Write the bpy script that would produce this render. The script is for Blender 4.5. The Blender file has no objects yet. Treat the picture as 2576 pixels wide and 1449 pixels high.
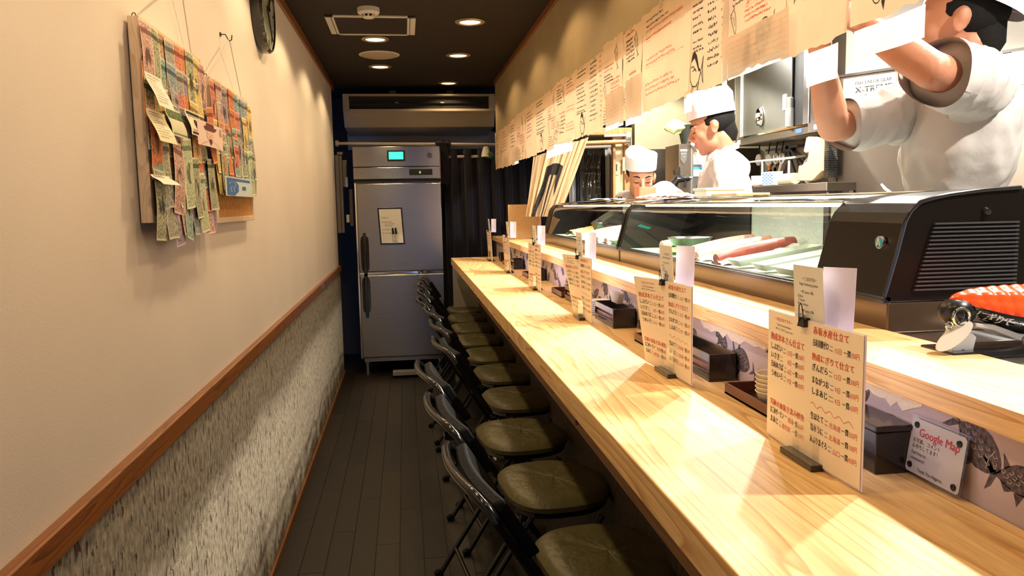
import bpy, math, random
from mathutils import Vector, Matrix, Euler, noise
random.seed(7)
PI = math.pi
S = bpy.context.scene
C = S.collection
def sl(c):
    return tuple(((v/255)/12.92 if v/255 <= .04045 else ((v/255+.055)/1.055)**2.4) for v in c)

# ---------------------------------------------------------------- camera
F, CAMZ = 1940., 1.4
_y, _p, _r = math.radians(7.78), math.radians(-6.19), math.radians(-1.085)
fwd = Vector((math.sin(_y)*math.cos(_p), math.cos(_y)*math.cos(_p), math.sin(_p)))
rgt0 = Vector((math.cos(_y), -math.sin(_y), 0)); up0 = rgt0.cross(fwd)
rgt = rgt0*math.cos(_r)+up0*math.sin(_r); upv = -rgt0*math.sin(_r)+up0*math.cos(_r)
cd = bpy.data.cameras.new('camera'); cam = bpy.data.objects.new('camera', cd); C.objects.link(cam)
cd.sensor_width = 36; cd.lens = 36*F/2576; cd.clip_start = .02
M = Matrix.Identity(4)
for i in range(3):
    M[i][0], M[i][1], M[i][2] = rgt[i], upv[i], -fwd[i]
M[2][3] = CAMZ
cam.matrix_world = M
S.camera = cam
def ray(x, y): return rgt*((x-1288)/F)-upv*((y-724.5)/F)+fwd
CO = Vector((0, 0, CAMZ))
def onX(x, y, X): d = ray(x, y); return CO+d*(X/d.x)
def onY(x, y, Y): d = ray(x, y); return CO+d*(Y/d.y)
def onZ(x, y, Z): d = ray(x, y); return CO+d*((Z-CAMZ)/d.z)
def atD(x, y, D): return CO+ray(x, y)*D
def scrx(p):
    q = Vector(p)-CO; return 1288+F*q.dot(rgt)/q.dot(fwd)
def Yat(x, X, z):            # distance along a line parallel to the corridor where it crosses an image column
    a, b = .3, 9.
    for _ in range(50):
        m = (a+b)/2
        if scrx((X, m, z)) > x: a = m
        else: b = m
    return m

# ---------------------------------------------------------------- world, lights, exposure
W = bpy.data.worlds.new('world'); S.world = W; W.use_nodes = True
W.node_tree.nodes['Background'].inputs[0].default_value = (.30, .48, 1, 1)
W.node_tree.nodes['Background'].inputs[1].default_value = 1.4
S.view_settings.view_transform = 'Standard'; S.view_settings.look = 'None'
S.view_settings.gamma = 1; S.view_settings.use_curve_mapping = False
S.view_settings.exposure = 0.0
WARM = (1, .74, .43)
SPOT_L, SPOT_R, SPOT_K, CASE_W = 21, 12, 235, 4
KX = 1.78
def area(name, loc, sx, sy, e, color, rot=(0, 0, 0), spread=PI):
    l = bpy.data.lights.new(name, 'AREA'); l.shape = 'RECTANGLE'; l.size = sx; l.size_y = sy
    l.energy = e; l.color = color; l.spread = spread
    o = bpy.data.objects.new(name, l); C.objects.link(o); o.location = loc; o.rotation_euler = rot
    return o
for yy, FILL_W in ((1.2, 10), (2.6, 22), (4.0, 26)):  # unseen soft fill lamps, added beside the kitchen downlights
    area('kitchen_fill_light', (KX, yy, 2.325), .05, 1.15, FILL_W, (1, .95, .86))
LAMPS_L = [.95, 1.9, 2.88, 3.85, 4.82, 5.74]
LAMPS_R = [.55, 1.5, 2.45, 3.42, 4.35, 5.30, 6.48]
def spot(x, y, e, c=None):
    l = bpy.data.lights.new('downlight_beam', 'SPOT'); l.energy = e; l.color = c or WARM
    l.spot_size = math.radians(140); l.spot_blend = .25; l.shadow_soft_size = .035
    o = bpy.data.objects.new('downlight_beam', l); C.objects.link(o); o.location = (x, y, 2.385)
    return o
for yy in LAMPS_L: spot(-.14, yy, SPOT_L, (1, .73, .39))
for yy in LAMPS_R: spot(.39, yy, SPOT_R, (1, .68, .35))
LAMPS_K = [.75, 1.75, 2.85, 3.95, 5.0]
KSX = 1.62
for k, yy in enumerate(LAMPS_K): spot(KSX, yy, SPOT_K*(.75, .8, 1, 1, .42)[k], (1, .93, .82))
# strip lamps inside the two display cases
for ya, yb in ((1.66, 3.15), (3.3, 4.7)):
    area('case_strip_light', (1.0, (ya+yb)/2, 1.378), .02, yb-ya, CASE_W, (.97, 1, .92))

# ---------------------------------------------------------------- helpers
OFF = {}
def off(o):
    v = Vector((0, 0, 0))
    while o: v += OFF.get(o.name, Vector((0, 0, 0))); o = o.parent
    return v
def tag(o, label=None, cat=None, group=None, kind=None):
    if label: o['label'] = label
    if cat: o['category'] = cat
    if group: o['group'] = group
    if kind: o['kind'] = kind
    return o
def thing(name, loc, label, cat, group=None):
    o = bpy.data.objects.new(name, None); C.objects.link(o); o.location = loc
    o.empty_display_size = .05
    OFF[o.name] = Vector(loc); return tag(o, label, cat, group)
class MB:
    def __init__(s): s.v = []; s.f = []; s.m = []; s.mi = 0
    def add(s, vs, fs):
        n = len(s.v); s.v += [tuple(p) for p in vs]
        for q in fs: s.f.append([n+i for i in q]); s.m.append(s.mi)
        return s
    def bb(s, x0, x1, y0, y1, z0, z1, T=None):
        vs = [Vector((x, y, z)) for x in (x0, x1) for y in (y0, y1) for z in (z0, z1)]
        if T: vs = [T @ p for p in vs]
        return s.add(vs, [(0, 1, 3, 2), (4, 6, 7, 5), (0, 4, 5, 1), (2, 3, 7, 6), (0, 2, 6, 4), (1, 5, 7, 3)])
    def ring(s, c, n, a, b, k):
        return [c+a*math.cos(2*PI*i/k)+b*math.sin(2*PI*i/k) for i in range(k)]
    def tube(s, pts, r, k=8, caps=True, sx=1., closed=False):
        pts = [Vector(p) for p in pts]; n = len(pts); rs = r if isinstance(r, (list, tuple)) else [r]*n
        base = len(s.v); vs = []; fs = []; pa = None
        for i, p in enumerate(pts):
            if closed: d = pts[(i+1) % n]-pts[i-1]
            else: d = pts[min(i+1, n-1)]-pts[max(i-1, 0)]
            if d.length < 1e-9: d = Vector((0, 0, 1))
            d.normalize()
            if pa is None:
                pa = d.orthogonal().normalized() if abs(d.z) > .95 else d.cross(Vector((0, 0, 1))).normalized()
            else: pa = (pa-d*pa.dot(d)).normalized()
            b = d.cross(pa)
            vs += s.ring(p, d, pa*rs[i]*sx, b*rs[i], k)
        for i in range(n if closed else n-1):
            for j in range(k):
                a0 = i*k+j; a1 = i*k+(j+1) % k; b0 = ((i+1) % n)*k+j; b1 = ((i+1) % n)*k+(j+1) % k
                fs.append((a0, a1, b1, b0))
        if caps and not closed: fs.append(tuple(range(k))[::-1]); fs.append(tuple((n-1)*k+j for j in range(k)))
        return s.add(vs, fs)
    def cyl(s, p0, p1, r, k=16, r1=None): return s.tube([p0, p1], [r, r if r1 is None else r1], k)
    def lathe(s, prof, c=(0, 0, 0), k=24, ax='Z'):
        c = Vector(c); vs = []; fs = []
        for r, z in prof:
            for j in range(k):
                a = 2*PI*j/k; q = (r*math.cos(a), r*math.sin(a), z)
                if ax == 'X': q = (q[2], q[0], q[1])
                if ax == 'Y': q = (q[0], q[2], q[1])
                vs.append(c+Vector(q))
        for i in range(len(prof)-1):
            for j in range(k):
                fs.append((i*k+j, i*k+(j+1) % k, (i+1)*k+(j+1) % k, (i+1)*k+j))
        if prof[0][0] > 1e-6: fs.append(tuple(range(k)))
        if prof[-1][0] > 1e-6: fs.append(tuple((len(prof)-1)*k+j for j in range(k)))
        return s.add(vs, fs)
    def prism(s, poly, ax, a, b):
        def P(u, v, w): return {'X': (w, u, v), 'Y': (u, w, v), 'Z': (u, v, w)}[ax]
        n = len(poly); vs = [P(u, v, a) for u, v in poly]+[P(u, v, b) for u, v in poly]
        return s.add(vs, [tuple(range(n))[::-1], tuple(range(n, 2*n))]+[(i, (i+1) % n, n+(i+1) % n, n+i) for i in range(n)])
    def torus(s, c, R, r, ax='Y', k=28):
        c = Vector(c); P = {'X': lambda a: Vector((0, math.cos(a), math.sin(a))), 'Y': lambda a: Vector((math.cos(a), 0, math.sin(a)))}[ax]
        return s.tube([c+P(i*2*PI/k)*R for i in range(k)], r, 8, closed=True)
    def grid(s, fn, nu, nv, closed_u=False):
        vs = [Vector(fn(i/nu, j/nv)) for j in range(nv+1) for i in range(nu+1)]
        return s.add(vs, [(j*(nu+1)+i, j*(nu+1)+i+1, (j+1)*(nu+1)+i+1, (j+1)*(nu+1)+i) for j in range(nv) for i in range(nu)])
    def slab(s, fn, nu, nv, nrm, t):      # a bent sheet with thickness
        nrm = Vector(nrm)*t; n = (nu+1)*(nv+1)
        top = [Vector(fn(i/nu, j/nv)) for j in range(nv+1) for i in range(nu+1)]
        fs = []; w = nu+1
        for j in range(nv):
            for i in range(nu):
                q = (j*w+i, j*w+i+1, (j+1)*w+i+1, (j+1)*w+i)
                fs.append(q); fs.append(tuple(n+a for a in q[::-1]))
        bd = [i for i in range(w)]+[j*w+nu for j in range(1, nv+1)]+[nv*w+i for i in range(nu-1, -1, -1)]+[j*w for j in range(nv-1, 0, -1)]
        for i in range(len(bd)):
            a, b = bd[i], bd[(i+1) % len(bd)]; fs.append((a, n+a, n+b, b))
        return s.add(top+[p+nrm for p in top], fs)
    def ell(s, c, r, k=12, R=None):
        c = Vector(c); m = max(6, k//2+1); vs = []; fs = []
        for i in range(m+1):
            t = PI*i/m
            for j in range(k):
                a = 2*PI*j/k; q = Vector((r[0]*math.sin(t)*math.cos(a), r[1]*math.sin(t)*math.sin(a), r[2]*math.cos(t)))
                vs.append(c+(R @ q if R else q))
        for i in range(m):
            for j in range(k): fs.append((i*k+j, (i+1)*k+j, (i+1)*k+(j+1) % k, i*k+(j+1) % k))
        return s.add(vs, fs)
    def rib(s, pts, w, P, closed=False):   # flat pen stroke; P maps (u,v) to space
        pts = [Vector(p) for p in pts]; n = len(pts); vs = []
        for i in range(n):
            d = (pts[(i+1) % n]-pts[i-1]) if closed else (pts[min(i+1, n-1)]-pts[max(i-1, 0)])
            if d.length < 1e-9: d = Vector((1, 0))
            d.normalize(); q = Vector((-d.y, d.x))*w/2
            vs += [P(*(pts[i]+q)), P(*(pts[i]-q))]
        fs = [(2*i, 2*i+1, (2*i+3) % (2*n), (2*i+2) % (2*n)) for i in range(n if closed else n-1)]
        return s.add(vs, fs)
    def poly(s, pts, P): return s.add([P(u, v) for u, v in pts], [tuple(range(len(pts)))])
    def build(s, name, mat, parent=None, smooth=False, bevel=0, org=None, local=False, ang=40, seg=2):
        me = bpy.data.meshes.new(name); o_ = Vector((0, 0, 0))
        if parent is not None and not local: o_ = off(parent)
        elif parent is None and not local:
            if org is not None: o_ = Vector(org)
            else:
                xs = [p[0] for p in s.v]; ys = [p[1] for p in s.v]; zs = [p[2] for p in s.v]
                o_ = Vector(((min(xs)+max(xs))/2, (min(ys)+max(ys))/2, min(zs)))
        me.from_pydata([(p[0]-o_.x, p[1]-o_.y, p[2]-o_.z) for p in s.v], [], s.f)
        mats = mat if isinstance(mat, (list, tuple)) else [mat]
        for m in mats: me.materials.append(m)
        if len(mats) > 1: me.polygons.foreach_set('material_index', s.m)
        me.update()
        o = bpy.data.objects.new(name, me); C.objects.link(o)
        if parent is not None: o.parent = parent
        elif not local: o.location = o_; OFF[o.name] = o_.copy()
        if smooth:
            me.polygons.foreach_set('use_smooth', [True]*len(me.polygons))
            try: me.set_sharp_from_angle(angle=math.radians(ang))
            except Exception: pass
        if bevel:
            b = o.modifiers.new('bevel', 'BEVEL'); b.width = bevel; b.segments = seg; b.limit_method = 'ANGLE'; b.harden_normals = False
        return o
def box(name, mat, x0, x1, y0, y1, z0, z1, parent=None, bevel=0, **k):
    return MB().bb(x0, x1, y0, y1, z0, z1).build(name, mat, parent, bevel=bevel, **k)
def struct(o): o['kind'] = 'structure'; return o
def dup(root, loc=None, rz=None, label=None, group=None):
    r = root.copy(); C.objects.link(r)
    if loc is not None: r.location = loc
    if rz is not None: r.rotation_euler = (0, 0, rz)
    if label: r['label'] = label
    if group: r['group'] = group
    def rec(a, b):
        for ch in a.children:
            c = ch.copy(); C.objects.link(c); c.parent = b; rec(ch, c)
    rec(root, r); return r

# ---------------------------------------------------------------- materials
def mat(name, col, rough=.5, metal=0, bump=0, bscale=60, spec=.5, coat=0, var=0, vscale=6, trans=0, emit=0, sc=None, alpha=1, ior=1.45, aniso=0, sheen=0):
    m = bpy.data.materials.new(name); m.use_nodes = True; nt = m.node_tree; b = nt.nodes['Principled BSDF']
    col = tuple(col)+(1,) if len(col) == 3 else col
    b.inputs['Base Color'].default_value = col; b.inputs['Roughness'].default_value = rough
    b.inputs['Metallic'].default_value = metal; b.inputs['Specular IOR Level'].default_value = spec
    b.inputs['Coat Weight'].default_value = coat; b.inputs['Transmission Weight'].default_value = trans
    b.inputs['IOR'].default_value = ior; b.inputs['Alpha'].default_value = alpha
    if sheen: b.inputs['Sheen Weight'].default_value = sheen
    if emit: b.inputs['Emission Color'].default_value = col; b.inputs['Emission Strength'].default_value = emit
    if bump or var:
        tc = nt.nodes.new('ShaderNodeTexCoord'); mp = nt.nodes.new('ShaderNodeMapping')
        nt.links.new(tc.outputs['Object'], mp.inputs[0])
        if sc: mp.inputs['Scale'].default_value = sc
    if bump:
        n = nt.nodes.new('ShaderNodeTexNoise'); n.inputs['Scale'].default_value = bscale; n.inputs['Detail'].default_value = 4
        bp = nt.nodes.new('ShaderNodeBump'); bp.inputs['Strength'].default_value = bump; bp.inputs['Distance'].default_value = .01
        nt.links.new(mp.outputs[0], n.inputs['Vector']); nt.links.new(n.outputs['Fac'], bp.inputs['Height']); nt.links.new(bp.outputs[0], b.inputs['Normal'])
    if var:
        n = nt.nodes.new('ShaderNodeTexNoise'); n.inputs['Scale'].default_value = vscale; n.inputs['Detail'].default_value = 5
        r = nt.nodes.new('ShaderNodeValToRGB'); r.color_ramp.elements[0].position = .3; r.color_ramp.elements[1].position = .7
        r.color_ramp.elements[0].color = tuple(c*(1-var) for c in col[:3])+(1,); r.color_ramp.elements[1].color = tuple(min(1, c*(1+var)) for c in col[:3])+(1,)
        nt.links.new(mp.outputs[0], n.inputs['Vector']); nt.links.new(n.outputs['Fac'], r.inputs[0]); nt.links.new(r.outputs[0], b.inputs['Base Color'])
    return m
def wood(name, light, dark, sc=(14, .7, 14), rough=.35, coat=0, fine=1., wob=3., line=None, freq=9, ray_=.35):
    m = bpy.data.materials.new(name); m.use_nodes = True; nt = m.node_tree; b = nt.nodes['Principled BSDF']; L = nt.links.new
    tc = nt.nodes.new('ShaderNodeTexCoord'); mp = nt.nodes.new('ShaderNodeMapping'); mp.inputs['Scale'].default_value = sc
    L(tc.outputs['Object'], mp.inputs[0])
    n1 = nt.nodes.new('ShaderNodeTexNoise'); n1.inputs['Scale'].default_value = .55; n1.inputs['Detail'].default_value = 2; L(mp.outputs[0], n1.inputs['Vector'])
    mu = nt.nodes.new('ShaderNodeMath'); mu.operation = 'MULTIPLY'; mu.inputs[1].default_value = freq*wob; L(n1.outputs['Fac'], mu.inputs[0])
    fr = nt.nodes.new('ShaderNodeMath'); fr.operation = 'FRACT'; L(mu.outputs[0], fr.inputs[0])
    r = nt.nodes.new('ShaderNodeValToRGB'); e = r.color_ramp.elements
    mid = tuple((a*.6+c*.4) for a, c in zip(light, dark))
    e[0].position = 0; e[0].color = light+(1,); e[1].position = 1; e[1].color = light+(1,)
    q = r.color_ramp.elements.new(.72); q.color = mid+(1,); q = r.color_ramp.elements.new(.93); q.color = dark+(1,)
    L(fr.outputs[0], r.inputs[0])
    n2 = nt.nodes.new('ShaderNodeTexNoise'); n2.inputs['Scale'].default_value = 12*fine; n2.inputs['Detail'].default_value = 3; L(mp.outputs[0], n2.inputs['Vector'])
    r2 = nt.nodes.new('ShaderNodeValToRGB'); r2.color_ramp.elements[0].position = .35; r2.color_ramp.elements[1].position = .7
    r2.color_ramp.elements[0].color = (1-ray_,)*3+(1,); r2.color_ramp.elements[1].color = (1, 1, 1, 1); L(n2.outputs['Fac'], r2.inputs[0])
    mx = nt.nodes.new('ShaderNodeMixRGB'); mx.blend_type = 'MULTIPLY'; mx.inputs[0].default_value = .6; L(r.outputs[0], mx.inputs[1]); L(r2.outputs[0], mx.inputs[2])
    L(mx.outputs[0], b.inputs['Base Color']); b.inputs['Roughness'].default_value = rough; b.inputs['Coat Weight'].default_value = coat
    bp = nt.nodes.new('ShaderNodeBump'); bp.inputs['Strength'].default_value = .08; bp.inputs['Distance'].default_value = .005
    L(n2.outputs['Fac'], bp.inputs['Height']); L(bp.outputs[0], b.inputs['Normal'])
    return m
def stone(name, base, dark):
    m = bpy.data.materials.new(name); m.use_nodes = True; nt = m.node_tree; b = nt.nodes['Principled BSDF']; L = nt.links.new
    tc = nt.nodes.new('ShaderNodeTexCoord'); mp = nt.nodes.new('ShaderNodeMapping'); mp.inputs['Scale'].default_value = (1, 3.4, 1)
    L(tc.outputs['Object'], mp.inputs[0])
    n = nt.nodes.new('ShaderNodeTexNoise'); n.inputs['Scale'].default_value = 24; n.inputs['Detail'].default_value = 3; n.inputs['Roughness'].default_value = .55; L(mp.outputs[0], n.inputs['Vector'])
    r = nt.nodes.new('ShaderNodeValToRGB'); r.color_ramp.elements[0].position = .365; r.color_ramp.elements[1].position = .40
    r.color_ramp.elements[0].color = dark+(1,); r.color_ramp.elements[1].color = (1, 1, 1, 1); L(n.outputs['Fac'], r.inputs[0])
    n2 = nt.nodes.new('ShaderNodeTexNoise'); n2.inputs['Scale'].default_value = 42; n2.inputs['Detail'].default_value = 6
    mp2 = nt.nodes.new('ShaderNodeMapping'); mp2.inputs['Scale'].default_value = (1, 1.7, 1); L(tc.outputs['Object'], mp2.inputs[0]); L(mp2.outputs[0], n2.inputs['Vector'])
    r2 = nt.nodes.new('ShaderNodeValToRGB'); r2.color_ramp.elements[0].position = .3; r2.color_ramp.elements[1].position = .68
    r2.color_ramp.elements[0].color = tuple(c*.45 for c in base)+(1,); r2.color_ramp.elements[1].color = tuple(min(1, c*1.35) for c in base)+(1,); L(n2.outputs['Fac'], r2.inputs[0])
    mx = nt.nodes.new('ShaderNodeMixRGB'); mx.blend_type = 'MULTIPLY'; mx.inputs[0].default_value = 1; L(r.outputs[0], mx.inputs[2]); L(r2.outputs[0], mx.inputs[1])
    L(mx.outputs[0], b.inputs['Base Color']); b.inputs['Roughness'].default_value = .75
    ad = nt.nodes.new('ShaderNodeMath'); ad.operation = 'ADD'; L(r.outputs[0], ad.inputs[0]); L(n2.outputs['Fac'], ad.inputs[1])
    bp = nt.nodes.new('ShaderNodeBump'); bp.inputs['Strength'].default_value = .6; bp.inputs['Distance'].default_value = .004
    L(ad.outputs[0], bp.inputs['Height']); L(bp.outputs[0], b.inputs['Normal'])
    return m
def sheetmat(name, col, tr=.45, stain=.06):       # thin paper: partly lets light through
    m = bpy.data.materials.new(name); m.use_nodes = True; nt = m.node_tree; L = nt.links.new
    nt.nodes.remove(nt.nodes['Principled BSDF']); out = nt.nodes['Material Output']
    d = nt.nodes.new('ShaderNodeBsdfDiffuse'); t = nt.nodes.new('ShaderNodeBsdfTranslucent'); mx = nt.nodes.new('ShaderNodeMixShader'); mx.inputs[0].default_value = tr
    tc = nt.nodes.new('ShaderNodeTexCoord'); n = nt.nodes.new('ShaderNodeTexNoise'); n.inputs['Scale'].default_value = 9; n.inputs['Detail'].default_value = 6
    r = nt.nodes.new('ShaderNodeValToRGB'); r.color_ramp.elements[0].position = .3; r.color_ramp.elements[1].position = .7
    r.color_ramp.elements[0].color = tuple(c*(1-stain*2) for c in col)+(1,); r.color_ramp.elements[1].color = tuple(col)+(1,)
    L(tc.outputs['Object'], n.inputs['Vector']); L(n.outputs['Fac'], r.inputs[0]); L(r.outputs[0], d.inputs[0]); L(r.outputs[0], t.inputs[0])
    L(d.outputs[0], mx.inputs[1]); L(t.outputs[0], mx.inputs[2]); L(mx.outputs[0], out.inputs[0])
    return m
def glassmat(name, tint=(1, 1, 1), fres=1.45, rough=.02, base=.0):
    m = bpy.data.materials.new(name); m.use_nodes = True; nt = m.node_tree; L = nt.links.new
    nt.nodes.remove(nt.nodes['Principled BSDF']); out = nt.nodes['Material Output']
    t = nt.nodes.new('ShaderNodeBsdfTransparent'); t.inputs[0].default_value = tuple(tint)+(1,)
    g = nt.nodes.new('ShaderNodeBsdfGlossy'); g.inputs['Roughness'].default_value = rough
    fr = nt.nodes.new('ShaderNodeLayerWeight'); mx = nt.nodes.new('ShaderNodeMixShader')
    pw = nt.nodes.new('ShaderNodeMath'); pw.operation = 'POWER'; pw.inputs[1].default_value = 4.5; L(fr.outputs['Facing'], pw.inputs[0])
    ad = nt.nodes.new('ShaderNodeMath'); ad.operation = 'MULTIPLY_ADD'; ad.inputs[1].default_value = .9; ad.inputs[2].default_value = .03+base; L(pw.outputs[0], ad.inputs[0]); L(ad.outputs[0], mx.inputs[0])
    L(t.outputs[0], mx.inputs[1]); L(g.outputs[0], mx.inputs[2]); L(mx.outputs[0], out.inputs[0])
    return m
def steel(name, col=(.55, .55, .56), rough=.28, sc=(1, 1, 60), bump=.05):
    m = mat(name, col, rough, 1, bump=bump, bscale=8, sc=sc)
    b = m.node_tree.nodes['Principled BSDF']; b.inputs['Anisotropic'].default_value = .8; b.inputs['Anisotropic Rotation'].default_value = .25
    return m
M_wall = mat('cream_wallpaper', (.72, .655, .60), .85, bump=.07, bscale=220, var=.04, vscale=2)
M_wallR = mat('ochre_plaster', (.40, .31, .18), .85, bump=.2, bscale=160, var=.05)
M_dark = mat('dark_brown_ceiling_paint', (.014, .008, .005), .8, bump=.1, bscale=200)
M_black = mat('matte_black', (.006, .006, .006), .6)
M_trim = wood('red_stained_trim', (.34, .125, .032), (.17, .055, .015), (30, 1.2, 30), .4, .2, 1, 2)
M_stone = stone('pitted_stone_tile', (.25, .205, .14), (.22, .15, .09))
M_grout = mat('pale_grout', (.75, .68, .55), .9)
M_counter = wood('pale_cypress_counter', (.84, .57, .265), (.57, .30, .10), (9, .55, 9), .55, 0, 1.4, 3.2, ray_=.4)
M_shelfw = wood('pale_cypress_shelf', (.84, .56, .265), (.58, .30, .10), (22, .6, 22), .5, 0, 1.2, 3.5)
M_brownw = wood('brown_under_shelf', (.34, .16, .06), (.18, .07, .025), (14, .8, 14), .45)
M_floor = [wood('dark_floor_plank_%s' % n, c, d, (12, .8, 12), .6, 0) for n, c, d in (('umber', (.015, .008, .004), (.008, .005, .003)), ('coffee', (.011, .006, .004), (.006, .004, .003)), ('chestnut', (.024, .014, .007), (.014, .008, .004)))]
M_white = mat('white_plastic', (.62, .60, .56), .4)
M_whitew = mat('white_painted_wall', (.5, .48, .44), .7, bump=.05)
M_creamw = mat('cream_kitchen_wall', (.33, .30, .19), .7, bump=.05)
M_steel = steel('brushed_steel')
M_steelW = steel('warm_worn_steel', (.22, .185, .15), .38, (1, 1, 1), .15)
M_chrome = mat('chrome', (.8, .8, .8), .08, 1)
M_blackg = mat('glossy_black_plastic', (.012, .011, .012), .16, coat=.6)
M_blackm = mat('black_enamelled_tube', (.004, .004, .005), .15, spec=.6)
M_vinyl = mat('olive_black_vinyl', (.075, .064, .024), .42, bump=.35, bscale=45, spec=.3)
M_vinylb = mat('black_vinyl', (.004, .004, .004), .6, bump=.2, bscale=90, spec=.1)
M_ink = mat('black_ink', (.015, .012, .010), .6)
M_red = mat('red_ink', (.62, .07, .025), .6)
M_stone_shaded = stone('shaded_pitted_stone', (.045, .03, .02), (.3, .25, .2))  # tile stone again, with the under-counter shade put into its colour
M_grey = mat('grey_print', (.18, .17, .17), .7)
M_paper = sheetmat('tan_menu_paper', (.70, .50, .33), .20)
M_paperw = sheetmat('white_translucent_sheet', (.86, .79, .71), .72)
M_page = mat('cream_menu_page', (.86, .74, .60), .5)
M_sleeve = mat('pale_lilac_sleeve', (.74, .68, .84), .3)
M_glass = glassmat('clear_glass', (.93, .97, .95), 1.5, .02, .02)
M_acry = glassmat('clear_acrylic', (.97, .97, .96), 1.45, .05, .02)
M_navy = mat('navy_curtain_cloth', (.004, .003, .011), .9, bump=.3, bscale=300, sheen=.1)
M_lamp = mat('warm_lamp_lens', (1, .86, .50), .5, emit=2.6)
M_cloth = mat('white_cotton', (.46, .43, .41), .9, bump=.5, bscale=14)
M_hat = mat('white_hat_cotton', (.58, .57, .60), .9, bump=.15, bscale=60)
M_skin = mat('skin', (.43, .19, .11), .5, bump=.08, bscale=120, var=.06, vscale=14)
bs = M_skin.node_tree.nodes['Principled BSDF']; bs.inputs['Subsurface Weight'].default_value = .12; bs.inputs['Subsurface Radius'].default_value = (.02, .008, .004)
M_hair = mat('black_hair', (.006, .005, .005), .75, bump=.25, bscale=200, spec=.2)
M_lip = mat('lips', (.50, .17, .13), .5)

# text ------------------------------------------------------------------
_tc = {}
def glyphs(s):
    if s in _tc: return _tc[s]
    cu = bpy.data.curves.new('text', 'FONT'); cu.body = s; cu.resolution_u = 2
    o = bpy.data.objects.new('text', cu); C.objects.link(o)
    dg = bpy.context.evaluated_depsgraph_get(); dg.update()
    me = bpy.data.meshes.new_from_object(o.evaluated_get(dg))
    vs = [(v.co.x, v.co.y) for v in me.vertices]; fs = [tuple(p.vertices) for p in me.polygons]
    bpy.data.objects.remove(o); bpy.data.curves.remove(cu); bpy.data.meshes.remove(me)
    w = max([v[0] for v in vs] or [0])
    _tc[s] = (vs, fs, w); return _tc[s]
def write(mb, s, u, v, size, P, wmax=None, bold=0, slant=0, align='L'):
    vs, fs, w = glyphs(s); k = size; kx = k
    if wmax: kx = wmax/max(w, 1e-6)
    u0 = u-(w*kx/2 if align == 'C' else 0)
    for dx in ([0, bold] if bold else [0]):
        mb.add([P(u0+x*kx+dx+slant*y*k, v+y*k) for x, y in vs], fs)
def scrib(mb, u, v, w, h, P, t, rnd=random):      # a handwritten line too small to read
    x = u
    while x < u+w:
        n = rnd.randint(2, 4); ww = h*rnd.uniform(.5, .9)
        pts = [(x+ww*rnd.random(), v+h*rnd.random()) for _ in range(n+1)]
        mb.rib(pts, t, P); x += ww*1.15
# ================================================================ THE ROOM
XL, XW, YE = -.557, .765, 6.52
floor = struct(box('floor', M_black, -1.2, 3.6, -1.3, 8.0, -.06, -.004))
planks = [MB().bb(-.0475, .0475, -.4485, .4485, -.012, 0).build('plank', M_floor[0], None, bevel=.001, local=True, seg=1)]
pl0 = planks[0]; C.objects.unlink(pl0)
rnd = random.Random(3)
for i in range(14):
    for j in range(-1, 8):
        if i > 12 and j > 6: continue
        c = pl0.copy(); C.objects.link(c); c.parent = floor; c.name = 'plank'
        c.location = Vector((XL+.058+i*.0965, .3+j*.9+(i*.37 % .9), 0))-off(floor)
        c.material_slots[0].link = 'OBJECT'; c.material_slots[0].material = rnd.choice([M_floor[0], M_floor[0], M_floor[1], M_floor[2]])
struct(box('floor_kitchen', mat('kitchen_floor_tile', (.25, .24, .22), .5), .96, 3.5, -1.2, 5.6, -.004, .15))
struct(box('ceiling', M_dark, -1.2, XW+.09, -1.3, 8.0, 2.402, 2.45))
struct(box('ceiling_kitchen', M_whitew, XW+.09, 3.6, -1.3, 8.0, 2.402, 2.45))
wl = struct(box('wall_left', M_wall, XL-.12, XL, -1.3, YE, 0, 2.402))
box('grout_bed', M_grout, XL, XL+.004, -1.25, YE-.002, .03, .885, wl)
rows = [(.036, .2985), (.3025, .5925), (.5965, .878)]
for z0, z1 in rows:
    mesh0 = None
    for k in range(9):
        y0 = -1.25+k*.9 if k else -1.25; ya, yb = 1.3065-.9*3+k*.9, 1.3065-.9*3+(k+1)*.9-.0015
        yb = min(yb, YE-.003)
        if ya >= YE: continue
        box('tile', M_stone, XL+.003, XL+.0105, ya, yb, z0, z1, wl, bevel=.0008)
struct(box('trim_1', M_trim, XL, XL+.022, -1.3, YE, .876, .923, bevel=.003))
struct(box('baseboard_left', M_trim, XL, XL+.02, -1.3, YE, 0, .036, bevel=.002))
struct(box('trim_2', M_trim, XL, XL+.016, -1.3, YE+.1, 2.356, 2.402, bevel=.002))
wh = struct(box('wall_right', M_wallR, XW, XW+.09, -1.3, 6.40, 1.95, 2.402))
struct(box('trim_3', M_trim, XW-.014, XW, -1.3, 6.40, 2.368, 2.402, bevel=.002))
struct(box('wall_back', mat('dark_back_wall', (.05, .045, .045), .8), -1.2, 1.6, 7.45, 7.55, 0, 2.402))
struct(box('wall_alcove_left', mat('alcove_wall', (.03, .026, .024), .8), -1.25, -.86, YE, 7.45, 0, 2.402))
struct(box('trim_5', mat('pale_bulkhead_board', (.42, .40, .38), .7), -.5, 1.5, 7.38, 7.45, 1.93, 2.09))
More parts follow.
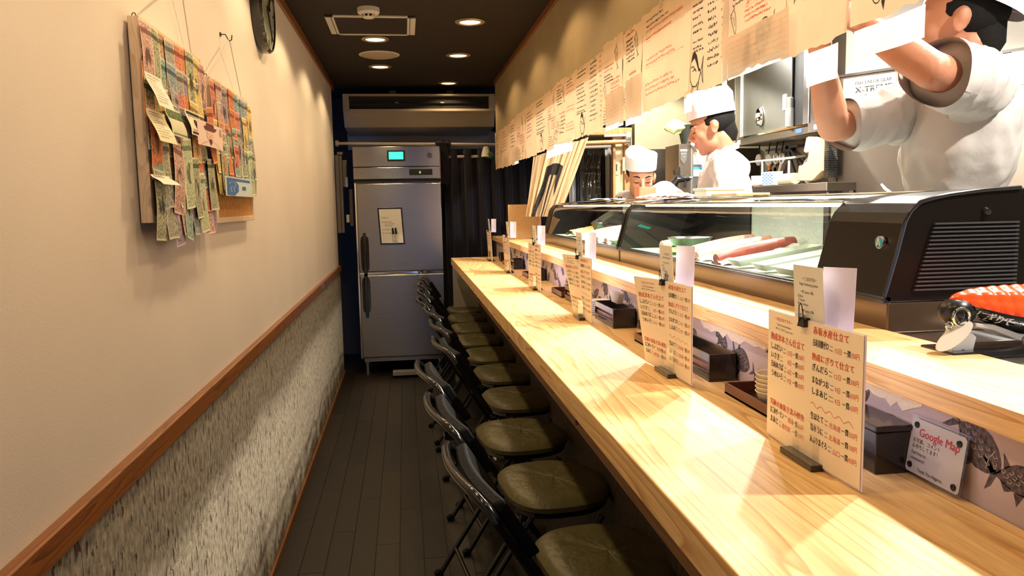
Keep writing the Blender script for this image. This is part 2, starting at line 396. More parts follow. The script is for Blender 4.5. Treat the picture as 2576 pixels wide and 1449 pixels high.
# street side, behind the camera: wall opening shaped for the refrigerator's blue reflection
fw_ = struct(MB().bb(-1.2, .14, -1.36, -1.3, 0, 2.402).bb(.66, 3.6, -1.36, -1.3, 0, 2.402).bb(.14, .66, -1.36, -1.3, 2.05, 2.402).build('wall_street', M_whitew))
struct(box('wall_leak_block_end', M_black, 1.6, 3.6, 6.98, 7.05, 0, 2.402))  # unseen black wall, added to stop sky light leaking into the back
struct(box('wall_leak_block_side', M_black, 3.5, 3.6, 5.53, 7.0, 0, 2.402))  # unseen side of the same added light block
struct(box('wall_kitchen_right', M_whitew, 3.5, 3.6, -1.3, 5.6, 0, 2.402))
struct(MB().bb(1.655, 3.6, 5.45, 5.53, 0, 2.402).build('wall_kitchen_end', M_creamw))
# --- ceiling fixtures
def downlight(x, y, lab, grp='round downlights in the dark ceiling'):
    t = thing('downlight', (x, y, 2.402), lab, 'ceiling light', grp)
    MB().lathe([(.058, -.0005), (.082, -.0005), (.083, -.004), (.080, -.007), (.064, -.010), (.058, -.006), (.058, -.0005)], (x, y, 2.402), 32).build('trim_ring', mat_ring, t, smooth=True)
    MB().lathe([(.0, -.0085), (.040, -.0075), (.0575, -.004), (.0575, -.001), (0, -.001)], (x, y, 2.402), 32).build('lens', M_lamp, t, smooth=True)
    return t
mat_ring = mat('dull_bronze_ring', (.42, .34, .22), .35, .6)
dl = {(.39, 4.35): 'large warm downlight nearest the camera, right half of the ceiling', (.39, 5.30): 'warm downlight in the right row beside the round ceiling vent',
      (.39, 6.48): 'small warm downlight farthest back above the air conditioner', (-.14, 4.82): 'warm downlight between the square hatch and the round vent',
      (-.14, 5.74): 'warm downlight just behind the round ceiling vent'}
for y in LAMPS_L: 
    if y > 4: downlight(-.14, y, dl[(-.14, y)])
for y in LAMPS_R:
    if y > 4: downlight(.39, y, dl[(.39, y)])
t = thing('smoke_detector', (-.148, 4.10, 2.402), 'white round smoke detector on the dark ceiling', 'smoke detector')
MB().lathe([(0, 0), (.056, 0), (.056, -.022), (.050, -.029), (.034, -.031)], (-.148, 4.10, 2.402), 28).build('base', M_white, t, smooth=True)
MB().lathe([(.022, -.031), (.022, -.044)], (-.148, 4.10, 2.402), 16).build('sensing_chamber', M_black, t)
m = MB()
for k in range(8):
    a = k*PI/4; x, y = -.148+.031*math.cos(a), 4.10+.031*math.sin(a)
    m.cyl((x, y, 2.373), (x-.003*math.cos(a), y-.003*math.sin(a), 2.356), .0045, 6)
m.lathe([(0, -.050), (.024, -.049), (.029, -.045), (.029, -.042), (0, -.042)], (-.148, 4.10, 2.402), 20); m.build('cage', M_white, t, smooth=True)
t = thing('ceiling_hatch', (-.147, 4.46, 2.402), 'square ceiling access hatch with white metal frame and dark panel', 'hatch')
hx0, hx1, hy0, hy1 = -.382, .093, 4.245, 4.695
m = MB()
for a, b, c, d in ((hx0, hx1, hy0, hy0+.022), (hx0, hx1, hy1-.022, hy1), (hx0, hx0+.045, hy0, hy1), (hx1-.045, hx1, hy0, hy1)): m.bb(a, b, c, d, 2.394, 2.402)
m.build('frame', M_white, t, bevel=.001)
m = MB()
for x in (hx0+.030, hx1-.032): m.bb(x, x+.003, hy0+.01, hy1-.01, 2.3925, 2.3942)
m.build('frame_groove', M_black, t)
box('panel', M_dark, hx0+.045, hx1-.045, hy0+.022, hy1-.022, 2.398, 2.4025, t)
t = thing('ceiling_vent', (-.132, 5.31, 2.402), 'round beige ceiling vent cover between two downlights', 'vent')
MB().lathe([(0, -.016), (.10, -.014), (.122, -.008), (.127, -.003), (.127, 0), (0, 0)], (-.132, 5.31, 2.402), 40).build('cover', mat('beige_vent_cover', (.42, .34, .24), .6), t, smooth=True)
MB().lathe([(.127, -.006), (.133, -.004), (.134, 0)], (-.132, 5.31, 2.402), 40).build('rim', M_white, t, smooth=True)
# --- air conditioner
ay = 6.62; K = ay/6.4
ax0, ax1 = -.461*K, .79
def az(z): return 1.4+(z-1.4)*K
t = thing('air_conditioner', ((ax0+ax1)/2, ay+.3, az(2.04)), 'white ceiling-hung air conditioner with dark slot above the steel refrigerator', 'air conditioner')
M_acw = mat('aged_white_plastic', (.36, .31, .25), .45)
m = MB(); m.prism([(ay, az(2.165)), (ay+.02, az(2.15)), (ay+.10, az(2.045)), (ay+.62, az(2.02)), (ay+.62, az(2.30)), (ay+.10, az(2.30)), (ay+.10, az(2.17))], 'X', ax0, ax1)
m.build('lower_housing', M_acw, t, bevel=.006)
m = MB(); m.bb(ax0, ax0+.05, ay, ay+.12, az(2.165), az(2.302)).bb(ax1-.05, ax1, ay, ay+.12, az(2.165), az(2.302)).bb(ax0+.05, ax1-.05, ay, ay+.02, az(2.163), az(2.183)).bb(ax0+.05, ax1-.05, ay, ay+.12, az(2.287), az(2.302))
m.build('front_frame', M_acw, t, bevel=.003)
box('air_slot', M_black, ax0+.05, ax1-.05, ay+.06, ay+.10, az(2.183), az(2.287), t)
m = MB().bb(-.1, -.04, ay+.3, ay+.4, az(2.28), 2.402).bb(.4, .46, ay+.3, ay+.4, az(2.28), 2.402).build('hanger_bracket', M_acw, t); m = MB().bb(ax0+.08, ax1-.08, ay+.03, ay+.055, az(2.231), az(2.234)); m.build('louver_blade', M_blackg, t)
m = MB()
for x in (-.05, .33): m.bb(x, x+.03, ay+.022, ay+.032, az(2.232), az(2.238))
m.build('blade_clip', M_acw, t)
def PAC(u, v): return Vector((u, ay+.05+(2.1-v)*.0, v))
m = MB(); m.bb(.50, .535, ay+.052, ay+.056, az(2.118), az(2.130)); m.bb(.59, .72, ay+.055, ay+.059, az(2.112), az(2.117)); m.build('badge', mat('badge_red_grey', (.35, .18, .15), .5), t)
# --- tension rods, navy curtain
t = thing('tension_rod', (.13, 6.6, 1.92), 'long white tension rod spanning the room above the steel refrigerator', 'rod')
MB().cyl((-.53, 6.58, 1.925), (1.15, 6.58, 1.90), .0125, 12).build('pole', M_acw, t, smooth=True)
MB().cyl((-.545, 6.58, 1.925), (-.52, 6.58, 1.925), .026, 14).build('end_cap', M_acw, t, smooth=True)
t = thing('curtain_rod', (.8, 6.56, 1.80), 'shorter white rod carrying the navy curtain, right of the refrigerator', 'rod')
MB().cyl((.315, 6.56, 1.805), (1.50, 6.56, 1.81), .012, 12).build('pole', M_acw, t, smooth=True)
MB().cyl((.30, 6.56, 1.805), (.325, 6.56, 1.805), .024, 14).build('end_cap', M_acw, t, smooth=True)
t = thing('curtain', (.9, 6.56, .1), 'dark navy eyelet curtain hanging right of the steel refrigerator', 'curtain')
def curt(u, v):
    x = .335+1.1*u; a = u*2*PI*9.5; amp = .035*(1-.35*(1-v)) 
    return (x+.008*math.sin(a*2+v*3), 6.56+amp*math.sin(a+.6*math.sin(v*2.2+u*9)), .10+1.765*v)
MB().slab(curt, 190, 22, (0, .004, 0), 1).build('cloth', M_navy, t, smooth=True)
m = MB()
for k in range(9):
    x = .40+k*.116; m.tube([(x+.006*math.cos(a), 6.56+.020*math.cos(a)*1.2, 1.808+.020*math.sin(a)) for a in [i*PI/6 for i in range(12)]], .0035, 6, closed=True)
m.build('eyelet', M_chrome, t, smooth=True)
def blob(name, loc, label, cat, mats, r):
    t = thing(name, loc, label, cat)
    return t
t = thing('hanging_bundle', (.69, 6.50, 1.81), 'small green and white bundle hung on the rod above the navy curtain', 'bag')
m = MB(); m.grid(lambda u, v: Vector((.69+(.035+.02*v)*math.cos(u*2*PI)*(1.1-v*.8)+.004*math.sin(u*40), 6.50+.03*math.sin(u*2*PI)*(1.1-v*.8), 1.80+v*.085)), 24, 8); m.build('wrapping', M_white, t, smooth=True)
MB().ell((.715, 6.50, 1.812), (.042, .03, .03), 16).build('contents', mat('leaf_green', (.05, .13, .04), .6), t, smooth=True)
t = thing('tied_cloth', (.345, 6.53, 1.6), 'black cloth knotted over the rod beside the refrigerator top', 'cloth')
m = MB(); m.grid(lambda u, v: Vector((.335+.05*math.cos(u*2*PI)*(.6+.5*v)+.012*math.sin(u*25+v*8), 6.53+.035*math.sin(u*2*PI), 1.56+.36*v+.02*math.sin(u*19))), 36, 14); m.build('cloth', M_navy, t, smooth=True)
MB().ell((.33, 6.53, 1.915), (.062, .04, .022), 16).build('knot', M_navy, t, smooth=True)
# --- alcove panels left of fridge
al = mat('alcove_grey_board', (.16, .13, .11), .6)
t = thing('leaning_board', (-.55, 6.62, 0), 'tall grey board leaning in the dark gap beside the left wall', 'board')
box('board_face', al, -.555, -.525, 6.56, 6.60, 1.19, 1.83, t, bevel=.002); box('board_edge', al, -.522, -.50, 6.57, 6.60, 1.19, 1.83, t, bevel=.002)
box('top_cap', al, -.535, -.49, 6.555, 6.60, 1.832, 1.855, t, bevel=.002)
tag(box('cable_duct', al, -.497, -.462, 6.585, 6.63, 1.57, 1.79, bevel=.003), 'short grey duct high in the dark gap left of the refrigerator', 'duct')
tag(box('notice_label', mat('pale_blue_label', (.45, .60, .85), .6), -.476, -.458, 6.576, 6.582, 1.57, 1.65), 'small pale blue label low on the grey duct', 'label')
tag(box('wooden_batten', al, -.452, -.425, 6.58, 6.61, 1.245, 1.55, bevel=.002), 'grey wooden slat standing close to the refrigerator door', 'slat')
tag(box('wall_switch', M_white, -.483, -.457, 6.585, 6.60, 1.275, 1.34, bevel=.002), 'small white switch plate in the dark gap left of the refrigerator', 'switch')
# --- refrigerator
fx0, fx1, fy = -.40, .307, 6.40
t = thing('refrigerator', ((fx0+fx1)/2, fy+.35, 0), 'tall stainless steel commercial refrigerator with two doors at the end of the aisle', 'refrigerator')
M_fs = steel('refrigerator_steel', (.36, .35, .35), .22, (.12, 1, 90), .05)
M_fd = steel('refrigerator_door_steel', (.36, .35, .35), .22, (.12, 1, 90), .05)
box('cabinet', M_fs, fx0, fx1, fy+.05, fy+.72, .14, 1.87, t, bevel=.004)
box('top_panel', M_fs, fx0, fx1-.008, fy-.005, fy+.05, 1.722, 1.885, t, bevel=.004)
cp = box('control_panel', M_fs, fx0, fx1-.008, fy-.005, fy+.05, 1.622, 1.718, t, bevel=.004)
box('panel_shadow_gap', M_black, fx0, fx1-.004, fy+.01, fy+.052, 1.598, 1.622, t)
for nm, z0, z1, hz in (('upper', .866, 1.592, 1.02), ('lower', .155, .846, .68)):
    d = MB().bb(fx0+.016, fx1, fy, fy+.045, z0, z1).build('door', M_fd, t, bevel=.010, seg=3)
    hx = fx0+.068
    MB().prism([(hx+.034*(math.copysign(1, math.cos(a))*abs(math.cos(a))**.5), hz+.145*(math.copysign(1, math.sin(a))*abs(math.sin(a))**.35)) for a in [i*PI/16 for i in range(32)]], 'Y', fy-.003, fy+.01).build('handle_recess', M_black, d)
    MB().bb(hx-.012, hx+.014, fy-.022, fy-.002, hz-.19 if nm == 'upper' else hz-.185, hz+.17 if nm == 'upper' else hz+.185).build('handle', M_blackg, d, bevel=.006)
box('door_gap', M_chrome, fx0+.02, fx1-.003, fy+.012, fy+.05, .848, .865, t)
box('side_gasket', M_chrome, fx0+.004, fx0+.014, fy+.02, fy+.05, .155, 1.592, t)
box('toe_rail', M_fs, fx0+.03, fx1-.02, fy+.03, fy+.06, .118, .150, t)
m = MB()
for x in (fx0+.05, fx1-.05):
    for y in (fy+.09, fy+.66): m.cyl((x, y, 0), (x, y, .14), .02, 12)
m.build('feet', M_chrome, t, smooth=True)
dp = box('display_window', M_black, -.125, .018, fy-.009, fy-.004, 1.765, 1.852, t, bevel=.003)
box('display_screen', mat('cyan_lit_screen', (.05, .85, .62), .4, emit=1.1), -.112, .004, fy-.011, fy-.008, 1.780, 1.840, dp)
cd_ = box('readout', M_black, .048, .235, fy-.008, fy-.004, 1.652, 1.700, t, bevel=.002)
m = MB(); write(m, '8', .128, 1.665, .026, lambda u, v: Vector((u, fy-.0088, v))); m.build('digit', mat('green_led', (.15, .9, .1), .4, emit=2.2), cd_)
MB().lathe([(0, 0), (.022, 0), (.024, .004)], (.215, fy-.010, 1.808), 24, 'Y').build('badge', M_chrome, t, smooth=True)
m = MB().torus((.215, fy-.0112, 1.808), .016, .0012); m.rib([(.209, 1.801), (.215, 1.816), (.221, 1.801)], .003, lambda u, v: Vector((u, fy-.0116, v))); m.build('badge_emblem', M_ink, t)
m = MB()
for k in range(4): scrib(m, -.355+k*.012, 1.672-k*.009, .07, .005, lambda u, v: Vector((u, fy-.0058, v)), .0012)
m.build('maker_print', M_grey, t)
# whiteboard with markers
def PB(u, v): return Vector((-.222+u+(v*.035), fy-.013, 1.095+v))
t = thing('whiteboard', (-.12, fy-.01, 1.08), 'small black-framed whiteboard with handwritten notes stuck on the refrigerator door', 'whiteboard')
def quad(mb, a, b, c, d, y0, y1):
    pts = [PB(a, c), PB(b, c), PB(b, d), PB(a, d)]
    vs = [Vector((p.x, y0, p.z)) for p in pts]+[Vector((p.x, y1, p.z)) for p in pts]
    mb.add(vs, [(3, 2, 1, 0), (4, 5, 6, 7), (0, 1, 5, 4), (1, 2, 6, 5), (2, 3, 7, 6), (3, 0, 4, 7)])
def PB(u, v): return Vector((-.205+u-(v)*.05, 0, 1.092+v))
m = MB(); quad(m, 0, .200, 0, .300, fy-.010, fy-.001); m.build('frame', M_blackg, t, bevel=.002)
m = MB(); quad(m, .012, .188, .012, .288, fy-.0115, fy-.0095); m.build('writing_surface', mat('white_enamel', (.75, .73, .68), .3), t)
m = MB(); Pq = lambda u, v: Vector((PB(u, v).x, fy-.0122, PB(u, v).z))
for tx, u, v, s in (('① BLACK', .026, .215, .013), ('② HANDSOAP,', .026, .180, .012), ('DISH, PROTEIN', .050, .164, .012), ('FOR TSUKE', .050, .148, .012), ('③ CANCEL', .026, .118, .012), ('④ フキンなし', .026, .088, .013)):
    write(m, tx, u, v, s, Pq)
m.build('handwriting', M_ink, t)
for k, (u, lab) in enumerate(((.112, 'left one of two black and white markers on the refrigerator whiteboard'), (.136, 'right one of two black and white markers on the refrigerator whiteboard'))):
    mk = thing('marker_pen', (PB(u, .05).x, fy-.02, 1.11), lab, 'marker')
    p0 = PB(u, .028); p1 = PB(u, .085); p2 = PB(u-.003, .135); yy = fy-.022
    MB().cyl((p0.x, yy, p0.z), (p1.x, yy, p1.z), .0085, 10).build('barrel', M_white, mk, smooth=True)
    MB().cyl((p1.x, yy, p1.z), (p2.x, yy, p2.z), .0092, 10, .007).build('cap', M_black, mk, smooth=True)
# --- storage behind the fridge, floor bits seen under counter
tag(box('floor_crate', mat('grey_crate', (.25, .25, .25), .6), -.14, .10, 6.28, 6.36, .02, .055, bevel=.004), 'flat grey plate on the floor in front of the refrigerator', 'plate')
struct(box('wall_under_end', mat('grey_under_panel', (.30, .27, .24), .7), .36, .56, 6.05, 6.09, 0, .93))

# ================================================================ COUNTER
CY0, CY1 = -1.2, 5.93
t = thing('counter', (.53, 2.4, 0), 'long pale wooden customer counter running down the room', 'counter')
box('worktop', M_counter, .341, .724, CY0, CY1, .948, 1.0, t, bevel=.0025)
box('under_shelf', M_brownw, .46, .56, CY0, CY1-.2, .765, .802, t, bevel=.002)
m = MB()
for y in (-.8, .6, 2.0, 3.4, 4.8): m.bb(.44, .56, y, y+.03, .80, .948)
m.build('bracket', M_brownw, t)
wf = struct(box('wall_under_counter', M_stone_shaded, .56, .60, CY0, 6.05, 0, .948))
wb = struct(box('wall_backsplash', mat('lilac_grey_wallpaper', (.50, .41, .42), .75, var=.05), .726, .905, CY0, 6.2, .0, 1.113))
sh = thing('raised_shelf', (.8, 2.6, 1.113), 'raised pale wooden serving shelf behind the menu stands', 'shelf')
box('shelf_board', M_shelfw, .70, .905, CY0, 6.25, 1.113, 1.148, sh, bevel=.0025)
# fish wallpaper: flat prints
XB = .7258
def PW(u, v): return Vector((XB, u, v))
def fish(mb, lt, cx, cz, L, ang, P, deep=.42, flip=1):
    ca, sa = math.cos(ang), math.sin(ang)
    def T(a, b): b *= flip; return (cx+(a*ca-b*sa)*L, cz+(a*sa+b*ca)*L)
    up = [(.5, 0), (.44, .07), (.32, .13), (.16, .17), (0, .165), (-.16, .12), (-.30, .05), (-.36, .018)]
    body = [T(a, b*deep/.42) for a, b in up]+[T(a, -b*deep/.42*.95) for a, b in up[::-1]]
    mb.poly(body, P)
    mb.poly([T(-.35, .02), T(-.47, .17), T(-.60, .24), T(-.47, .02), T(-.35, -.02)], P)
    mb.poly([T(-.35, -.02), T(-.46, 0), T(-.58, -.22), T(-.46, -.15), T(-.35, -.03)], P)
    d = deep/.42
    mb.poly([T(.1, .16*d), T(-.05, .30*d), T(-.08, .15*d)], P); mb.poly([T(-.1, -.12*d), T(-.20, -.26*d), T(-.22, -.08*d)], P)
    mb.poly([T(-.08, .14*d), T(-.24, .17*d), T(-.30, .05)], P)
    q = lambda u, v: P(u, v)+lt[1]
    for k in range(14):
        a = -.26+k*.046; b = (k % 3-1)*.05*d
        lt[0].rib([T(a, b), T(a+.04, b+.02), T(a+.08, b-.012), T(a+.05, b-.03)], .0016*L/.12, q)
    lt[0].rib([T(.30, .09*d), T(.27, 0), (T(.30, -.09*d))], .0018*L/.12, q)
    lt[0].rib([T(.40+.02*math.cos(x*PI/4), .03+.02*math.sin(x*PI/4)) for x in range(8)], .0014*L/.12, q, closed=True)
fm = MB(); fl = MB(); lt = (fl, Vector((-.0004, 0, 0))); r2 = random.Random(11)
for i in range(64):
    y = .2+i*.088+r2.uniform(-.02, .02); z = 1.018+(i % 3)*.034+r2.uniform(-.006, .006)
    fish(fm, lt, y, z, r2.uniform(.075, .115), r2.choice([PI-.35, PI+.3, PI-.15, PI+.5, PI-.6]), PW, r2.choice([.34, .5, .7]), 1)
def clampz(mb):
    mb.v = [(a, b, min(1.1128, max(1.0012, c))) for a, b, c in mb.v]
clampz(fm); clampz(fl)
fm.build('fish_print', mat('fish_print_ink', (.085, .065, .075), .7, var=.8, vscale=170), wb); fl.build('fish_print_lines', mat('fish_print_highlight', (.40, .33, .34), .7), wb)
# cream patches with a jagged lower edge under the shelf
for j, (ya, yb) in enumerate(((1.46, 1.83), (.99, 1.22))):
    up = [(y, 1.1128) for y in (ya, yb)]
    lo = [(yb-(yb-ya)*k/16, 1.1128-(.012 if k in (0, 16) else r2.uniform(.017, .032))) for k in range(17)]
    MB().poly(up+lo, lambda u, v: Vector((XB-.0008, u, v))).build('jagged_cream_patch', mat('jagged_cream_%s' % 'ab'[j], (.88, .74, .55), .8, bump=.6, bscale=120), wb)
# partition board at far end
t = thing('end_partition', (.90, 5.6, 1.148), 'upright pale wooden board standing at the far end of the raised shelf', 'board')
box('board', M_shelfw, .745, .965, 5.58, 5.60, 1.148, 1.398, t, bevel=.002)
box('edge_strip', mat('pale_edge_band', (.75, .45, .32), .5), .965, .985, 5.57, 5.61, 1.148, 1.398, t, bevel=.001)

# ================================================================ MENU STANDS
MX = .60
WIRE = mat('dark_wire', (.03, .03, .03), .25, .8)
def sheet_text():
    L = []
    def row(u, v, a, en, rom, day, pr, du, pu):
        nat = glyphs(a)[2]*.0118; wd = min(nat*.92, du-u-.015 if en else 1); L.append((a, u, v, .0122, 'k', 1., wd))
        mw = du-u-wd-.007
        for tx, dv in ((en, .0052), (rom, -.0008)):
            if tx: L.append((tx, u+wd+.004, v+dv, .0036, 'k', 0, min(mw, glyphs(tx)[2]*.0036)))
        L.append((day, du, v-.001, .0095, 'r', 0, None)); L.append(('一貫', pu, v-.001, .0105, 'k', 1., .0165)); L.append((pr, pu+.0175, v-.001, .0098, 'r', 0, .0185))
    L.append(('〜本日のおすすめ〜', .026, .198, .0068, 'r', 0)); L.append(("Today's Recommendation", .032, .190, .0048, 'k', 0)); L.append(('一貫からご注文可 / please order', .026, .183, .0045, 'k', 0))
    L.append(('熟成津本さん仕立て', .010, .165, .0130, 'r', .5))
    row(.011, .149, 'しぶだい', 'Star Snapper', '(Shibudai)', '12日', '550円', .070, .090)
    row(.012, .134, 'いさき', 'Grunt', '(Isaki)', '8日', '450円', .073, .090)
    row(.013, .119, '日向本さば', 'Chub Mackerel', '(Saba)', '6日', '350円', .073, .090)
    row(.014, .104, 'うめいろ', 'Yellow line snapper', '(Umeiro)', '9日', '450円', .073, .090)
    L.append(('究極の血抜き済み鮮魚', .012, .055, .0118, 'r', .5))
    row(.012, .041, 'まごめサーモン', 'Salmon', '', '', '650円', .078, .093)
    row(.013, .026, 'まあじ', 'Horse mackerel', '(Maaji)', '鹿児島', '450円', .058, .093)
    L.append(('岐阜', .078, .040, .0105, 'r', 0))
    L.append(('赤坂水産仕立て', .150, .196, .0130, 'r', .5))
    row(.150, .178, '白寿真鯛ゼロ', 'Red sea bream', '(Madai)', '15日', '350円', .206, .228)
    L.append(('熟成にぎりて仕立て', .148, .157, .0118, 'r', .5))
    row(.149, .141, 'ぎんだら', 'Black cod', '(Gindara)', '12日', '500円', .206, .228)
    row(.149, .122, 'まながつお', 'Silver pomfret', '(Managatsuo)', '9日', '650円', .210, .228)
    row(.149, .105, 'しまあじ', 'Striped jack', '(Shimaaji)', '9日', '650円', .210, .228)
    row(.148, .067, '生ほたて', 'Scallop', '(Hotate)', '北海道', '550円', .198, .228)
    row(.148, .049, '塩水うに', 'Sea urchin', '(Uni)', '北海道', '1500円', .198, .228)
    row(.147, .031, 'あぶりまぐろ', 'Seared tuna', '(Maguro)', '山口', '450円', .208, .228)
    return L
WS, HS = .272, .212
def build_menu(yc, curl, first, labels):
    """stand + page + sleeve + clip + card, centred at distance yc"""
    out = {}
    y1 = yc+WS/2
    # stand
    st = thing('menu_stand', (MX, yc, 1.0), labels[0], 'menu stand', 'acrylic menu stands on the counter')
    box('base', M_blackg, MX-.022, MX+.022, yc-.048, yc+.048, 1.0005, 1.010, st, bevel=.0012)
    box('support_plate', M_acry, MX-.0065, MX-.0045, yc-.038, yc+.038, 1.0105, 1.066, st, bevel=.0006)
    def P(u, v, d=0.): return Vector((MX-curl(u/WS, v/HS)-d, y1-u, 1.0025+v+.003))
    pg = thing('menu_page', (MX, yc, 1.0115), labels[1], 'menu', 'handwritten menus in the stands')
    MB().slab(lambda a, b: P(a*WS, b*HS), 14, 10, (-1, 0, 0), .0006).build('page', M_page, pg, smooth=True)
    MB().slab(lambda a, b: P(a*(WS+.006)-.002, b*(HS+.004)-.003, -.0012), 14, 10, (-1, 0, 0), .0004).build('sleeve', M_sleeve, pg, smooth=True)
    bk = MB(); rd = MB()
    for it in LT:
        tx, u, v, s, c, bo = it[:6]
        if tx: write(bk if c == 'k' else rd, tx, u, v, s, lambda a, b: P(a, b, .0009), bold=.0006 if bo else 0, wmax=it[6] if len(it) > 6 else None)
    pts = [(.148+k*.004, .089+.003*math.sin(k*1.1)-.0002*k) for k in range(28)]
    rd.rib(pts, .0008, lambda a, b: P(a, b, .0009))
    bk.build('black_lettering', M_ink, pg); rd.build('red_lettering', M_red, pg)
    # binder clip
    uc = WS*.46; pc = P(uc, HS)
    cl = thing('binder_clip', tuple(pc), labels[2], 'clip', 'wire binder clips on the menus')
    MB().prism([(pc.x-.008, pc.z-.010), (pc.x+.008, pc.z-.010), (pc.x+.002, pc.z+.004), (pc.x-.004, pc.z+.004)], 'Y', pc.y-.0095, pc.y+.0095).build('jaw', WIRE, cl)
    m = MB()
    for sx, yy in ((-1, 0), (1, 0)):
        b = Vector((pc.x+sx*.006, 0, pc.z-.004)); tp = Vector((pc.x+sx*.008, 0, pc.z+.022))
        m.tube([(b.x, pc.y-.008, b.z), (tp.x, pc.y-.004, tp.z), (tp.x, pc.y, tp.z+.004), (tp.x, pc.y+.004, tp.z), (b.x, pc.y+.008, b.z)], .0008, 5)
    m.build('wire_loop', WIRE, cl, smooth=True)
    # folded card
    cw, chh = .086, .094
    def Q(u, v, d=0.): return Vector((MX+.004-v*.07-d-curl(.45, 1)*.5, pc.y+.040-u-v*.02, pc.z-.012+v))
    cdn = thing('ordering_card', (MX, pc.y, pc.z-.012), labels[3], 'card', 'folded ordering cards clipped above the menus')
    MB().slab(lambda a, b: Q(a*cw, b*chh), 4, 4, (-1, 0, 0), .0006).build('front_leaf', mat_card, cdn)
    def Q2(u, v): return Vector((MX+.008+u*.6+v*.02, pc.y-.022-u*.8-v*.02, pc.z-.012+v))
    MB().slab(lambda a, b: Q2(a*cw*.56, b*chh*1.0), 4, 4, (1, 0, 0), .0006).build('back_leaf', M_sleeve, cdn)
    m = MB()
    for tx, u, v, s in CARD: write(m, tx, u, v, s, lambda a, b: Q(a, b, .0009))
    m.build('lettering', M_ink, cdn)
    return st, pg, cl, cdn
mat_card = mat('white_card', (.74, .72, .70), .6)
LT = sheet_text()
CARD = [('〜ご注文方法〜', .026, .072, .0062), ('Nigiri Ordering System', .018, .064, .0058), ('一貫 1piece (1個)', .020, .052, .0052), ('並 Basic', .012, .045, .005), ('上 Special', .012, .039, .005), ('特上 Omakase', .012, .033, .005), ('一貫 1piece (1個)', .020, .023, .0052), ('赤身 Lean', .012, .016, .005), ('中とろ Medium fatty', .012, .010, .005), ('大とろ Fatty tuna', .012, .004, .005)]
ordn = ['nearest the camera', 'second from the camera', 'third from the camera', 'fourth from the camera', 'fifth from the camera', 'farthest but one', 'farthest, at the counter end']
extra = ['nearly flat', 'with its top corner flopping forward', 'curved to the left', 'slightly bowed', 'with a sheet folding open', 'narrow, seen almost edge-on', '']
cfg = [(1.075, lambda a, b: .004*math.sin(a*PI)), (1.70, lambda a, b: .030*(1-a)**2*(.5+b)), (2.60, lambda a, b: .040*(1-a)**2*b),
       (3.56, lambda a, b: .012*(1-a)**2), (4.50, lambda a, b: .03*(a-.5)**2+.01*b), (5.50, lambda a, b: .01*b)]
for k, (yc, cu_) in enumerate(cfg):
    o = ordn[k] if k < 5 else 'farthest, at the far counter end'
    build_menu(yc, cu_, k == 0, ('black-based acrylic menu stand %s on the counter' % o, 'handwritten red and black menu page %s, %s' % (o, extra[k] if k < 5 else 'seen almost edge-on'),
               'wire binder clip on top of the menu %s' % o, 'folded white ordering card clipped above the menu %s' % o))
# --- table-setting trays, boxes and bowls at the back of the counter
M_redlac = mat('dark_red_lacquer', (.13, .035, .02), .3, coat=.4)
M_blklac = mat('black_lacquer', (.012, .009, .008), .25, coat=.4)
M_bowl = mat('cream_ceramic', (.66, .58, .46), .35)
def tray(y0, y1, lab, mt=None, x0=.648, x1=.715, h=.024):
    t = thing('serving_tray', ((x0+x1)/2, (y0+y1)/2, 1.0), lab, 'tray', 'lacquer trays at the back of the counter')
    mt = mt or M_redlac
    box('tray_floor', M_blklac, x0, x1, y0, y1, 1.0005, 1.005, t)
    for a, b, c, d in ((x0, x0+.004, y0, y1), (x1-.004, x1, y0, y1), (x0+.004, x1-.004, y0, y0+.004), (x0+.004, x1-.004, y1-.004, y1)):
        box('rim', mt, a, b, c, d, 1.0005, 1.0+h, t, bevel=.001)
    return t
def cbox(y0, y1, lab, x0=.655, x1=.72, h=.062):
    t = thing('utensil_box', ((x0+x1)/2, (y0+y1)/2, 1.0), lab, 'box', 'dark utensil boxes at the back of the counter')
    m = MB().bb(x0, x1, y0, y1, 1.0005, 1.006).bb(x0, x1, y0, y0+.004, 1.006, 1+h).bb(x0, x1, y1-.004, y1, 1.006, 1+h).bb(x1-.004, x1, y0, y1, 1.006, 1+h).bb(x0, x0+.004, y0+.004, y1-.004, 1.006, 1.022).bb(x0, x0+.004, y0+.004, y1-.004, 1+h*.7, 1+h)
    m.build('case', M_blklac, t, bevel=.001)
    box('pull_out_drawer', M_redlac, x0+.006, x1-.006, y0+.006, y1-.006, 1.007, 1.0+h*.55, t, bevel=.001)
    return t
def bowl(x, y, z, lab, r=.034):
    MBx = MB().lathe([(.0, .0015), (.014, 0), (.015, .004), (.026, .012), (r-.002, .030), (r, .0315), (r-.001, .033), (r-.004, .0315), (.024, .014), (0, .007)], (x, y, z), 24)
    o = MBx.build('small_bowl', M_bowl, smooth=True); return tag(o, lab, 'bowl', 'stacked small bowls on the near tray')
pos = ['nearest', 'second nearest', 'third nearest', 'fourth nearest', 'fifth nearest', 'farthest']
seatY = [1.35, 2.03, 2.95, 3.9, 4.85, 5.6]
tray(1.26, 1.50, 'dark red lacquer tray with stacked cream bowls beside the nearest menu')
tray(1.93, 2.14, 'dark red lacquer tray behind the second menu page')
tray(3.20, 3.42, 'dark red lacquer tray between the third and fourth menus')
tray(4.10, 4.30, 'dark red lacquer tray left of the fourth menu')
tray(5.0, 5.2, 'small dark red tray near the far counter end')
cbox(1.60, 1.86, 'dark wooden box with open front behind the second menu page')
cbox(2.36, 2.60, 'dark brown open-fronted box right of the stacked white plates', x0=.645)
cbox(3.02, 3.16, 'black box between the third and fourth menu pages')
cbox(3.95, 4.07, 'black box behind the fourth menu page')
cbox(4.70, 4.82, 'black box behind the fifth menu page')
cbox(5.35, 5.46, 'small black box near the far end of the counter')
